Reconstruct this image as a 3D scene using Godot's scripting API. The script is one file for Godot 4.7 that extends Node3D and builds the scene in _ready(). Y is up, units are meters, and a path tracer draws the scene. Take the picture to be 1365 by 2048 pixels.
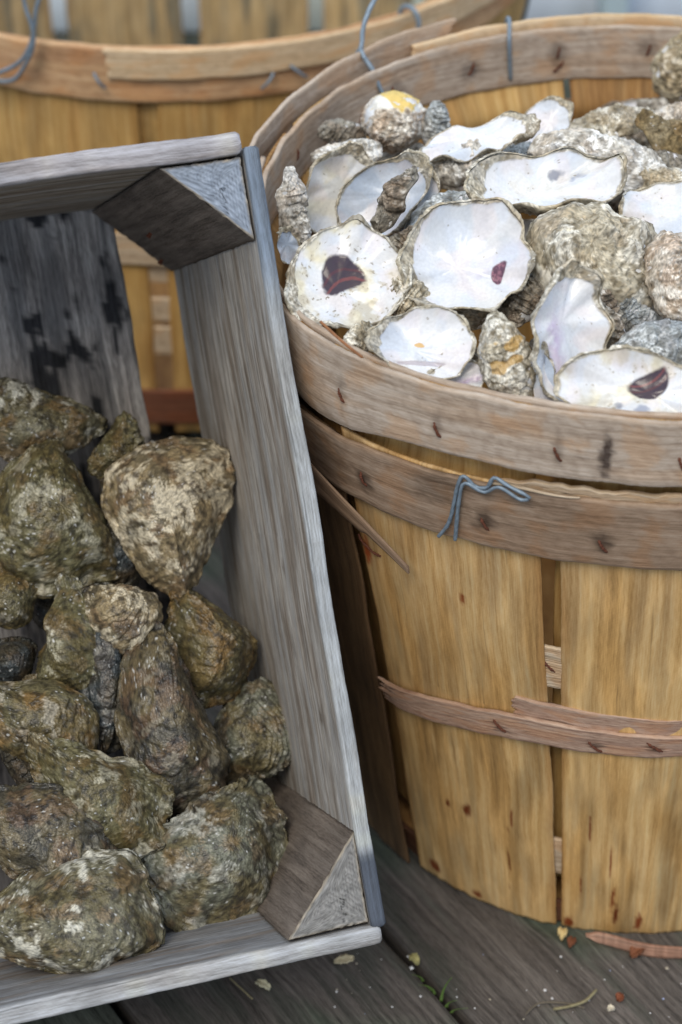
extends Node3D
# Close-up: weathered crate of live oysters beside a bushel basket of empty oyster shells on a deck.

var ns := FastNoiseLite.new()     # smooth
var nf := FastNoiseLite.new()     # fractal
var nc := FastNoiseLite.new()     # cells
var rng := RandomNumberGenerator.new()
var taken := {}
var M := {}

# ---------------------------------------------------------------- naming
func numbered(called: String) -> String:
	if not taken.has(called):
		taken[called] = 0
		return called
	taken[called] += 1
	return "%s_%03d" % [called, taken[called]]

func tag(o: Node, label: String, category: String, group := "") -> void:
	o.set_meta("label", label)
	o.set_meta("category", category)
	if group != "":
		o.set_meta("group", group)

func thing(called: String, label: String, category: String, at: Transform3D, group := "") -> Node3D:
	var o := Node3D.new()
	o.name = numbered(called)
	o.transform = at
	add_child(o)
	tag(o, label, category, group)
	return o

func part(called: String, mesh: Mesh, mat: Material, parent: Node, at := Transform3D.IDENTITY) -> MeshInstance3D:
	var o := MeshInstance3D.new()
	o.mesh = mesh
	o.material_override = mat
	o.transform = at
	if parent == self:
		o.name = numbered(called)
		add_child(o)
	else:
		var key := str(parent.get_instance_id()) + called
		o.name = called if not taken.has(key) else "%s_%03d" % [called, taken[key]]
		taken[key] = taken.get(key, 0) + 1
		parent.add_child(o, true)
	return o

# ---------------------------------------------------------------- meshes
func finish(v: PackedVector3Array, c: PackedColorArray, u: PackedVector2Array, idx: PackedInt32Array) -> ArrayMesh:
	var arr := []
	arr.resize(Mesh.ARRAY_MAX)
	arr[Mesh.ARRAY_VERTEX] = v
	arr[Mesh.ARRAY_COLOR] = c
	arr[Mesh.ARRAY_TEX_UV] = u
	arr[Mesh.ARRAY_INDEX] = idx
	var st := SurfaceTool.new()
	st.create_from_arrays(arr)
	st.generate_normals()
	return st.commit()

func grid_index(nu: int, nv: int, flip := false) -> PackedInt32Array:
	var idx := PackedInt32Array()
	idx.resize(nu * nv * 6)
	var k := 0
	var w := nu + 1
	for j in nv:
		for i in nu:
			var a := j * w + i
			var b := a + 1
			var c := a + w
			var d := c + 1
			if flip:
				idx[k] = a; idx[k + 1] = b; idx[k + 2] = c
				idx[k + 3] = b; idx[k + 4] = d; idx[k + 5] = c
			else:
				idx[k] = a; idx[k + 1] = c; idx[k + 2] = b
				idx[k + 3] = b; idx[k + 4] = c; idx[k + 5] = d
			k += 6
	return idx

# A thin bent strip: P(a across -1..1, o 0 inner..1 outer, t along 0..1).
func strip(P: Callable, na: int, nl: int, ulen: float, vlen: float, colf: Callable, uoff := Vector2.ZERO) -> ArrayMesh:
	var aa := PackedFloat32Array()
	var oo := PackedFloat32Array()
	var eb := 0.03
	for q in [[-1.0, 0.2], [-1.0, 0.8]]:
		aa.append(q[0]); oo.append(q[1])
	for i in na + 1:
		aa.append(lerpf(-1.0 + eb, 1.0 - eb, float(i) / na)); oo.append(1.0)
	for q in [[1.0, 0.8], [1.0, 0.2]]:
		aa.append(q[0]); oo.append(q[1])
	for i in na + 1:
		aa.append(lerpf(1.0 - eb, -1.0 + eb, float(i) / na)); oo.append(0.0)
	aa.append(-1.0); oo.append(0.2)
	var n := aa.size()
	var v := PackedVector3Array()
	var c := PackedColorArray()
	var u := PackedVector2Array()
	for l in range(-1, nl + 2):
		var t := clampf(float(l) / nl, 0.0, 1.0)
		var capped := l < 0 or l > nl
		for i in n:
			var o := 0.5 if capped else oo[i]
			v.append(P.call(aa[i], o, t))
			c.append(colf.call(aa[i], t, o))
			u.append(Vector2(aa[i] * 0.5 * ulen / 0.12 + uoff.x, t * vlen / 0.5 + uoff.y))
	return finish(v, c, u, grid_index(n - 1, nl + 2, true))

# A sawn board: length along x, thickness along y, width along z, with worn edges.
func board(lx: float, ly: float, lz: float, r: float, seg: int, sd: float, amp: float, colf: Callable, uoff := Vector2.ZERO) -> ArrayMesh:
	var sy := PackedFloat32Array()
	var sz := PackedFloat32Array()
	var hy := ly * 0.5
	var hz := lz * 0.5
	var nz_ := maxi(4, int(lz / 0.0035))
	var ring := []
	for i in nz_ + 1:
		ring.append(Vector2(hy, lerpf(-hz + r, hz - r, float(i) / nz_)))
	ring.append(Vector2(hy - r * 0.3, hz - r * 0.3))
	for i in 4:
		ring.append(Vector2(lerpf(hy - r, -hy + r, float(i) / 3), hz))
	ring.append(Vector2(-hy + r * 0.3, hz - r * 0.3))
	for i in nz_ + 1:
		ring.append(Vector2(-hy, lerpf(hz - r, -hz + r, float(i) / nz_)))
	ring.append(Vector2(-hy + r * 0.3, -hz + r * 0.3))
	for i in 4:
		ring.append(Vector2(lerpf(-hy + r, hy - r, float(i) / 3), -hz))
	ring.append(Vector2(hy - r * 0.3, -hz + r * 0.3))
	ring.append(ring[0])
	var n := ring.size()
	var v := PackedVector3Array()
	var c := PackedColorArray()
	var u := PackedVector2Array()
	for l in range(-2, seg + 3):
		var x := lerpf(-lx * 0.5 + r, lx * 0.5 - r, clampf(float(l) / seg, 0, 1))
		var k := 1.0
		if l == -1 or l == seg + 1:
			x += (r if l > 0 else -r)
			k = -1.0
		elif l == -2 or l == seg + 2:
			x += (r if l > 0 else -r)
			k = 0.0
		var per := 0.0
		for i in n:
			var q: Vector2 = ring[i]
			if i > 0:
				per += q.distance_to(ring[i - 1])
			var p := Vector3(x, q.x, q.y)
			if k < 0.0:
				p.y = signf(q.x) * maxf(absf(q.x) - r * 0.8, 0.0)
				p.z = signf(q.y) * maxf(absf(q.y) - r * 0.8, 0.0)
			elif k == 0.0:
				p.y *= 0.02
				p.z *= 0.02
			var j := i % (n - 1)
			var w: Vector2 = ring[j]
			var d := 0.6 * ns.get_noise_3d(x * 22.0, w.x * 300.0 + sd, w.y * 110.0) + 0.35 * ns.get_noise_3d(x * 260.0, w.x * 900.0 + sd, w.y * 420.0)
			p += Vector3(0.5 * d * k * k, d * signf(w.x), ns.get_noise_3d(x * 30.0, sd + 40.0, w.y * 20.0) * 1.2 + d * 0.4) * amp
			p.y += amp * 2.2 * ns.get_noise_2d(x * 6.0, sd)
			v.append(p)
			c.append(colf.call(Vector3(x, q.x, q.y)))
			u.append(Vector2(per / 0.12 + uoff.x, x / 0.5 + uoff.y))
	return finish(v, c, u, grid_index(n - 1, seg + 4, true))

func tube(pts: Array, r: float, sides := 8, wob := 0.0) -> ArrayMesh:
	var cv := Curve3D.new()
	for i in pts.size():
		var tan_: Vector3 = (pts[mini(i + 1, pts.size() - 1)] - pts[maxi(i - 1, 0)]) * 0.18
		cv.add_point(pts[i], -tan_, tan_)
	var n := pts.size() * 6
	var tot := cv.get_baked_length()
	var v := PackedVector3Array()
	var c := PackedColorArray()
	var u := PackedVector2Array()
	for l in n + 1:
		var p := cv.sample_baked(tot * l / n, true)
		var q := cv.sample_baked(minf(tot * l / n + 0.0008, tot), true)
		var q0 := cv.sample_baked(maxf(tot * l / n - 0.0008, 0.0), true)
		var d := (q - q0).normalized()
		var s := d.cross(Vector3(0.31, 0.77, 0.55)).normalized()
		var w := s.cross(d)
		var rr := r * (0.05 if l == 0 or l == n else 1.0 + wob * ns.get_noise_3d(p.x * 900.0, p.y * 900.0, p.z * 900.0))
		for i in sides + 1:
			var a := TAU * (i % sides) / sides
			v.append(p + (s * cos(a) + w * sin(a)) * rr)
			var t := 0.72 + 0.28 * ns.get_noise_3d(p.x * 500.0, p.y * 500.0, p.z * 500.0 + a)
			c.append(Color(t, t, t))
			u.append(Vector2(float(i) / sides * 0.1, tot * l / n / 0.05))
	return finish(v, c, u, grid_index(sides, n))

# ---------------------------------------------------------------- textures and materials
func layer(w: int, h: int, sx: int, sy: int, freq: float, oct: int, sd: int, ridged := false) -> PackedByteArray:
	var n := FastNoiseLite.new()
	n.noise_type = FastNoiseLite.TYPE_SIMPLEX_SMOOTH
	n.seed = sd
	n.frequency = freq
	n.fractal_type = FastNoiseLite.FRACTAL_RIDGED if ridged else FastNoiseLite.FRACTAL_FBM
	n.fractal_octaves = oct
	var im := n.get_seamless_image(maxi(w / sx, 8), maxi(h / sy, 8), false, false, 0.2, true)
	im.convert(Image.FORMAT_L8)
	im.resize(w, h, Image.INTERPOLATE_CUBIC)
	return im.get_data()

# k: dark, mid, light, blotch colours (linear); fibre, crack, blotch amounts
func wood(sd: int, dark: Color, mid: Color, light: Color, blot: Color, fibre: float, crack: float, blotch: float, relief: float, rough: float) -> StandardMaterial3D:
	var w := 384
	var h := 768
	var g := layer(w, h, 1, 16, 0.06, 5, sd)
	var f := layer(w, h, 1, 13, 0.25, 3, sd + 1)
	var b := layer(w, h, 3, 9, 0.03, 4, sd + 2)
	var k := layer(w, h, 1, 26, 0.022, 3, sd + 3, true)
	var s := layer(w, h, 1, 4, 0.33, 2, sd + 4)
	var px := PackedByteArray()
	px.resize(w * h * 3)
	var hh := PackedByteArray()
	hh.resize(w * h)
	for i in w * h:
		var t := (g[i] / 255.0 - 0.5) * 0.8 + (f[i] / 255.0 - 0.5) * fibre + (s[i] / 255.0 - 0.5) * fibre * 0.85 + 0.5 + float((i * 7919 + (i / 384) * 104729) % 251) / 251.0 * 0.16 - 0.08
		t = clampf(t, 0.0, 1.0)
		var cr := clampf((k[i] / 255.0 - 0.86) * 9.0, 0.0, 1.0) * crack
		var bl := clampf((b[i] / 255.0 - 0.52) * 5.0, 0.0, 1.0) * blotch
		var r: float
		var gg: float
		var bb: float
		if t < 0.5:
			var q := t * 2.0
			r = dark.r + (mid.r - dark.r) * q
			gg = dark.g + (mid.g - dark.g) * q
			bb = dark.b + (mid.b - dark.b) * q
		else:
			var q := t * 2.0 - 1.0
			r = mid.r + (light.r - mid.r) * q
			gg = mid.g + (light.g - mid.g) * q
			bb = mid.b + (light.b - mid.b) * q
		r += (blot.r * (0.6 + 0.8 * t) - r) * bl
		gg += (blot.g * (0.6 + 0.8 * t) - gg) * bl
		bb += (blot.b * (0.6 + 0.8 * t) - bb) * bl
		var m := 1.0 - 0.8 * cr
		px[i * 3] = int(255.0 * pow(clampf(r * m, 0.0, 1.0), 0.4545))
		px[i * 3 + 1] = int(255.0 * pow(clampf(gg * m, 0.0, 1.0), 0.4545))
		px[i * 3 + 2] = int(255.0 * pow(clampf(bb * m, 0.0, 1.0), 0.4545))
		hh[i] = int(255.0 * clampf(0.15 + 0.7 * t - 0.7 * cr, 0.0, 1.0))
	var mat := StandardMaterial3D.new()
	mat.albedo_texture = ImageTexture.create_from_image(Image.create_from_data(w, h, false, Image.FORMAT_RGB8, px))
	mat.heightmap_enabled = true
	mat.heightmap_texture = ImageTexture.create_from_image(Image.create_from_data(w, h, false, Image.FORMAT_L8, hh))
	mat.heightmap_scale = relief
	mat.roughness = rough
	mat.metallic_specular = 0.3
	mat.vertex_color_use_as_albedo = true
	return mat

func crust(scale: float, relief: float, rough: float, spec: float) -> StandardMaterial3D:
	var mat := StandardMaterial3D.new()
	mat.vertex_color_use_as_albedo = true
	mat.roughness = rough
	mat.metallic_specular = spec
	if relief > 0.0:
		mat.heightmap_enabled = true
		mat.heightmap_texture = M.crust_tex
		mat.heightmap_scale = relief
		mat.uv1_triplanar = true
		mat.uv1_scale = Vector3.ONE * scale
	return mat

func plain(c: Color, rough: float, metal := 0.0) -> StandardMaterial3D:
	var mat := StandardMaterial3D.new()
	mat.albedo_color = c.linear_to_srgb()
	mat.vertex_color_use_as_albedo = true
	mat.roughness = rough
	mat.metallic = metal
	return mat

func white(_a, _t, _o) -> Color:
	return Color.WHITE

# ---------------------------------------------------------------- shells
# base, alternate, chalk, dark, rust; last: chalk threshold
func dry_palette(n: int) -> Array:
	match n:
		1: return [Color(.60, .57, .51), Color(.48, .46, .43), Color(.80, .79, .76), Color(.24, .21, .17), Color(.50, .38, .27), .0, 0.85]
		2: return [Color(.36, .38, .38), Color(.28, .30, .31), Color(.56, .58, .58), Color(.14, .14, .13), Color(.36, .32, .30), .16, 0.85]
		3: return [Color(.58, .51, .42), Color(.50, .45, .39), Color(.76, .72, .65), Color(.26, .20, .14), Color(.56, .36, .22), .05, 0.85]
		4: return [Color(.19, .14, .07), Color(.25, .20, .12), Color(.45, .40, .30), Color(.09, .065, .035), Color(.20, .11, .04), .3, 0.85]
		5: return [Color(.42, .36, .25), Color(.33, .28, .19), Color(.62, .56, .45), Color(.15, .12, .07), Color(.36, .24, .12), .12, 0.85]
		6: return [Color(.23, .20, .16), Color(.30, .28, .24), Color(.46, .43, .38), Color(.08, .07, .055), Color(.24, .15, .09), .2, 0.85]
	return [Color(.48, .43, .33), Color(.40, .37, .31), Color(.68, .65, .57), Color(.19, .155, .10), Color(.40, .29, .16), .05, 0.85]

func live_palette(n: int) -> Array:
	match n:
		1: return [Color(.125, .104, .052), Color(.165, .150, .095), Color(.50, .48, .40), Color(.035, .030, .020), Color(.20, .095, .035), .10, 0.9]
		2: return [Color(.27, .21, .12), Color(.17, .14, .085), Color(.52, .46, .34), Color(.060, .048, .033), Color(.22, .11, .055), .02, 0.9]
		3: return [Color(.150, .112, .048), Color(.130, .112, .058), Color(.34, .31, .25), Color(.04, .034, .024), Color(.25, .12, .035), .20, 0.6]
		4: return [Color(.060, .052, .036), Color(.048, .056, .058), Color(.20, .19, .16), Color(.020, .019, .017), Color(.10, .06, .03), .3, 0.6]
		5: return [Color(.070, .062, .044), Color(.135, .108, .060), Color(.24, .22, .17), Color(.018, .018, .018), Color(.15, .07, .04), .26, 0.6]
		6: return [Color(.150, .128, .070), Color(.150, .152, .112), Color(.36, .36, .32), Color(.035, .032, .027), Color(.21, .11, .045), .16, 0.6]
	return [Color(.118, .096, .042), Color(.145, .130, .068), Color(.36, .34, .26), Color(.034, .030, .020), Color(.17, .09, .035), .22, 0.6]

func crust_colour(p: Vector3, sd: float, pal: Array, band := 0.0) -> Color:
	var b := ns.get_noise_3d(p.x * 42.0 + sd, p.y * 42.0, p.z * 42.0)
	var a := nf.get_noise_3d(p.x * 36.0, p.y * 36.0 + sd, p.z * 36.0)
	var e := nf.get_noise_3d(p.x * 165.0, p.y * 165.0, p.z * 165.0 + sd)
	var d := nf.get_noise_3d(p.x * 520.0 + sd, p.y * 520.0, p.z * 520.0)
	var c: Color = pal[0].lerp(pal[1], smoothstep(-0.3, 0.3, b))
	c = c.lerp(pal[4], smoothstep(0.12, 0.42, ns.get_noise_3d(p.x * 48.0 + 50.0, p.y * 48.0 + sd, p.z * 48.0) + d * 0.4) * 0.32)
	c = c.lerp(pal[2], smoothstep(pal[5] + 0.02, pal[5] + 0.26, a * 0.8 + e * 0.28 + d * 0.25 + band * 0.4) * pal[6])
	c = c.lerp(pal[3], smoothstep(0.08, 0.45, -e + d * 0.5 - band * 0.25) * 0.8)
	var m := 1.0 + d * 0.95 + e * 0.25
	var out := Color(c.r * m, c.g * m, c.b * m)
	var sp := ns.get_noise_3d(p.x * 400.0 + 9.0, p.y * 400.0, p.z * 400.0 + sd)
	if sp + 0.3 * b > 0.84:
		out = out.lerp(Color(.62, .62, .60) if pal[2].r < 0.66 else pal[2] * 1.1, smoothstep(0.84, 0.90, sp + 0.3 * b) * 0.85)
	return out.clamp()

func outline(phi: float, L: float, W: float, sd: float, rag: float) -> Vector2:
	var cx := cos(phi)
	var sx := sin(phi)
	var k := 1.0 + 0.07 * ns.get_noise_3d(cx * 0.9, sx * 0.9, sd) + 0.035 * ns.get_noise_3d(cx * 2.6, sx * 2.6, sd + 5.0) + rag * (0.030 * ns.get_noise_3d(cx * 4.5, sx * 4.5, sd + 9.0) + 0.016 * ns.get_noise_3d(cx * 19.0, sx * 19.0, sd + 12.0))
	var y := signf(sx) * pow(absf(sx), 0.9) * (0.98 + 0.15 * cx - 0.06 * cx * cx)
	return Vector2(cx * L * 0.5, y * W * 0.5) * k

func empty_shell(label: String, pos: Vector3, ax: Vector3, n: Vector3, L: float, W: float, sdi: int, opt: Dictionary) -> Node3D:
	var sd := float(sdi) * 3.7
	var is_out: bool = opt.has("out")
	var z := n
	if is_out:
		z = -n
	var y := z.cross(ax).normalized()
	var T: float = opt.get("depth", 0.2) * W
	var at := pos
	if is_out:
		at = pos - n * T * 0.45
	var t := Transform3D(Basis(ax, y, z), at)
	var o := thing("oyster_shell", label, "oyster shell", t, "empty oyster shells heaped in the basket")
	var NU := 150 if is_out else 220
	var NV := 52
	var frill: float = opt.get("frill", 0.5)
	var rough: float = opt.get("rough", 1.0)
	var thick: float = opt.get("thick", 0.0022)
	var rib: float = opt.get("rib", 0.0)
	var pal := dry_palette(opt.get("pal", 0))
	var rim := PackedVector2Array()
	var rz := PackedFloat32Array()
	for i in NU + 1:
		var phi := TAU * (i % NU) / NU
		rim.append(outline(phi, L, W, sd, 0.25 + frill * 0.25))
		var cx := cos(phi)
		var sx := sin(phi)
		rz.append(L * (0.10 * ns.get_noise_3d(cx * 1.3, sx * 1.3, sd + 20.0) + frill * 0.030 * ns.get_noise_3d(cx * 2.2, sx * 2.2, sd + 22.0) + frill * 0.004 * ns.get_noise_3d(cx * 9.0, sx * 9.0, sd + 25.0)))
	var mid := Vector2(-0.06 * L, 0.0)
	var v := PackedVector3Array()
	var c := PackedColorArray()
	var u := PackedVector2Array()
	for j in NV + 3:
		var s := minf(pow(float(j) / NV, 0.85), 1.0)
		var lip := j - NV
		for i in NU + 1:
			var r: Vector2 = rim[i]
			var p2 := mid * (1.0 - s) + r * s
			var zz := rz[i] * s * s - T * pow(1.0 - pow(s, 3.0), 0.85)
			if lip > 0:
				p2 = r * (0.992 if lip == 1 else 0.962)
				zz = rz[i] + thick * (0.35 if lip == 1 else 0.2)
			var p := Vector3(p2.x, p2.y, zz)
			var nrm := Vector3(p2.x / (L * L), p2.y / (W * W), zz / (T * T * 2.0) - 0.2 / W).normalized()
			var q := p + Vector3(sd, 0, 0)
			if lip <= 0:
				var dist := Vector2(p2.x + 0.5 * L, p2.y).length() / L
				var gq := dist * 8.0 + 1.6 * ns.get_noise_3d(q.x * 30.0, q.y * 30.0, sd) + 0.5 * ns.get_noise_3d(q.x * 110.0, q.y * 110.0, sd)
				var fr := gq - floorf(gq)
				var terr := (fr * (1.0 - smoothstep(0.8, 1.0, fr)) - 0.2) * 0.0024
				var lump := ns.get_noise_3d(q.x * 48.0, q.y * 48.0, q.z * 48.0) * 0.0036 + nf.get_noise_3d(q.x * 140.0, q.y * 140.0, q.z * 140.0) * 0.0019 + nf.get_noise_3d(q.x * 420.0, q.y * 420.0, q.z * 420.0) * 0.0009
				if rib > 0.0:
					lump += 0.0016 * sin(atan2(p2.y, p2.x + 0.55 * L) * 26.0 + 2.0 * ns.get_noise_2d(q.x * 60.0, q.y * 60.0)) * s
				p += nrm * maxf((lump * rough + terr) * (1.0 - 0.55 * pow(s, 4.0)), -0.0002 if not is_out else -1.0)
				p += nrm * 0.0012 * (1.0 - s)
			v.append(p)
			var col := crust_colour(q, sd, pal)
			if opt.has("orange"):
				var og := smoothstep(0.05, 0.2, ns.get_noise_3d(p.x * 95.0 + 3.1, p.y * 95.0, 7.0) - absf(p.y + 0.004) * 45.0 + 0.22 - smoothstep(0.004, 0.012, p.x) - smoothstep(-0.008, -0.014, p.x) - 0.9 * gauss(p.x + 0.002, 0.0016))
				col = col.lerp(Color(.52, .33, .11), og * 0.8)
			if opt.has("yellow"):
				var top := smoothstep(0.10, 0.16, p.x / L - 0.10 + 0.06 * ns.get_noise_2d(p.y * 150.0, p.x * 150.0))
				col = col.lerp(Color(.84, .82, .76), top)
				col = col.lerp(Color(.74, .55, .20), top * smoothstep(-0.05, 0.2, ns.get_noise_2d(p.y * 75.0 + 8.0, p.x * 75.0) + p.y * 14.0))
			c.append(col)
			u.append(Vector2(float(i) / NU, s))
	part("outer_shell", finish(v, c, u, grid_index(NU, NV + 2)), M.dry_crust, o)
	# inner face
	var NI := 10 if is_out else 66
	var tint: float = opt.get("tint", 0.1)
	var blue: float = opt.get("blue", 0.3)
	var pur: float = opt.get("pur", 0.0)
	var dirt: float = opt.get("dirt", 0.2)
	v = PackedVector3Array()
	c = PackedColorArray()
	u = PackedVector2Array()
	for j in NI + 1:
		var s := 0.968 * pow(float(j) / NI, 0.9)
		for i in NU + 1:
			var r: Vector2 = rim[i]
			var p2 := mid * (1.0 - s) + r * s
			var zz := rz[i] * s * s - T * 0.94 * pow(1.0 - pow(s, 3.2), 0.95) + thick * (1.0 - 0.85 * pow(s, 4.0))
			var q := Vector3(p2.x + sd, p2.y, 0.0)
			zz += 0.0007 * ns.get_noise_3d(q.x * 45.0, q.y * 45.0, 3.0) + 0.0003 * nf.get_noise_3d(q.x * 160.0, q.y * 160.0, 3.0) * s
			zz += 0.00010 * sin(atan2(p2.y, p2.x + 0.5 * L) * 34.0 + 6.0 * ns.get_noise_2d(q.x * 40.0, q.y * 40.0)) * smoothstep(0.7, 1.0, s) * frill
			var col := Color(.745, .75, .765)
			var n1 := ns.get_noise_2d(q.x * 36.0, q.y * 36.0)
			var n2 := ns.get_noise_2d(q.x * 30.0 + 40.0, q.y * 30.0)
			var n3 := nf.get_noise_2d(q.x * 120.0, q.y * 120.0)
			var n4 := nf.get_noise_2d(q.x * 420.0, q.y * 420.0)
			col = col.lerp(Color(.76, .69, .46), tint * smoothstep(-0.25, 0.45, n1 + n3 * 0.35))
			col = col.lerp(Color(.70, .66, .58), tint * 0.6 * smoothstep(0.0, 0.5, n2))
			col = col.lerp(Color(.46, .54, .66), clampf(blue * (smoothstep(0.0, 0.55, n2 + n3 * 0.25) + maxf(blue - 0.6, 0.0) * 0.8), 0.0, 0.9))
			if pur > 0.0:
				var st := smoothstep(0.17, 0.0, absf(p2.y / W + 0.08 - 0.1 * p2.x / L + n3 * 0.08)) * smoothstep(-0.28, 0.1, p2.x / L)
				col = col.lerp(Color(.40, .27, .52), minf(pur, 1.0) * 0.85 * st * (0.7 + 0.6 * n3))
			col = col.lerp(Color(.66, .71, .80), 0.5 * smoothstep(0.0, 0.5, ns.get_noise_2d(q.x * 55.0 + 11.0, q.y * 55.0)))
			col = col.lerp(Color(.76, .68, .68), 0.45 * smoothstep(0.1, 0.6, ns.get_noise_2d(q.x * 48.0, q.y * 48.0 + 17.0)))
			col = col * (1.0 + n4 * 0.10)
			for key in ["spot", "spot2", "rust"]:
				if opt.has(key):
					var a: Array = opt[key]
					var dd := Vector2((p2.x / L - a[0]) / a[2], (p2.y / W - a[1]) / a[3]).length() + n3 * 0.9
					var tc := Color(.20, .21, .26)
					if key == "spot2":
						tc = Color(.30, .33, .42)
					if key == "rust":
						tc = Color(.45, .24, .08)
					col = col.lerp(tc, smoothstep(1.25, 0.45, dd) * 0.85)
			var sp := ns.get_noise_2d(q.x * 480.0, q.y * 480.0 + sd) * 0.75 + n3 * 0.9
			col = col.lerp(Color(.20, .16, .11), smoothstep(1.02 - dirt * 0.44, 1.16 - dirt * 0.40, sp) * 0.85)
			col = col.lerp(Color(.50, .44, .33), dirt * 0.7 * smoothstep(0.1, 0.55, n3 + n1 * 0.6 - p2.y / W * 0.5))
			if opt.has("scar"):
				var a: Array = opt.scar
				var dv := Vector2(p2.x - a[0] * L, p2.y - a[1] * W).rotated(-a[4])
				var e := Vector2(dv.x / (a[2] * L), dv.y / (a[3] * W))
				e.y += 0.55 * e.x * e.x - 0.25
				var dd := e.length() + n3 * 0.10
				var on := smoothstep(1.10, 0.92, dd) * 0.98
				zz -= 0.0006 * on
				if a[5] == 2:
					col = col.lerp(Color(.40, .34, .38), on * 0.7)
				elif a[5] == 1:
					col = col.lerp(Color(.035, .018, .034), on)
					col = col.lerp(Color(.20, .055, .055), on * smoothstep(0.13, 0.05, absf(e.y + 0.38 + n3 * 0.06)) * 0.8)
					col = col.lerp(Color(.11, .03, .035), on * 0.6 * smoothstep(0.12, 0.04, absf(e.y - 0.15 + n3 * 0.06)))
				else:
					col = col.lerp(Color(.10, .035, .065).lerp(Color(.28, .12, .16), smoothstep(-0.2, 0.5, n4 + n3)), on)
			if opt.has("flake"):
				var fd := Vector2((p2.x / L - opt.flake[0]) / 0.045 + p2.y / W * 6.0 - 0.3, (p2.y / W - opt.flake[1]) / 0.035).length() + n3 * 0.6
				col = col.lerp(Color(.62, .40, .17), smoothstep(1.1, 0.8, fd))
			var ph := TAU * (i % NU) / NU
			var hw := pow(0.5 - 0.5 * cos(ph), 5.0)
			var lim := 0.962 - 0.24 * hw - 0.035 * (0.5 + ns.get_noise_3d(cos(ph) * 1.7, sin(ph) * 1.7, sd + 50.0)) + 0.025 * n3
			var edge := smoothstep(lim - 0.006, lim + 0.012, s)
			if edge > 0.0:
				col = col.lerp(crust_colour(q, sd, pal), edge)
				zz += edge * (0.0009 + 0.0012 * nf.get_noise_2d(q.x * 170.0, q.y * 170.0)) * (1.0 - smoothstep(0.93, 0.968, s) * 0.7)
			v.append(Vector3(p2.x, p2.y, zz))
			c.append(col.clamp())
			u.append(Vector2(float(i) / NU, s))
	part("inner_face", finish(v, c, u, grid_index(NU, NI, true)), M.nacre, o)
	return o

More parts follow.
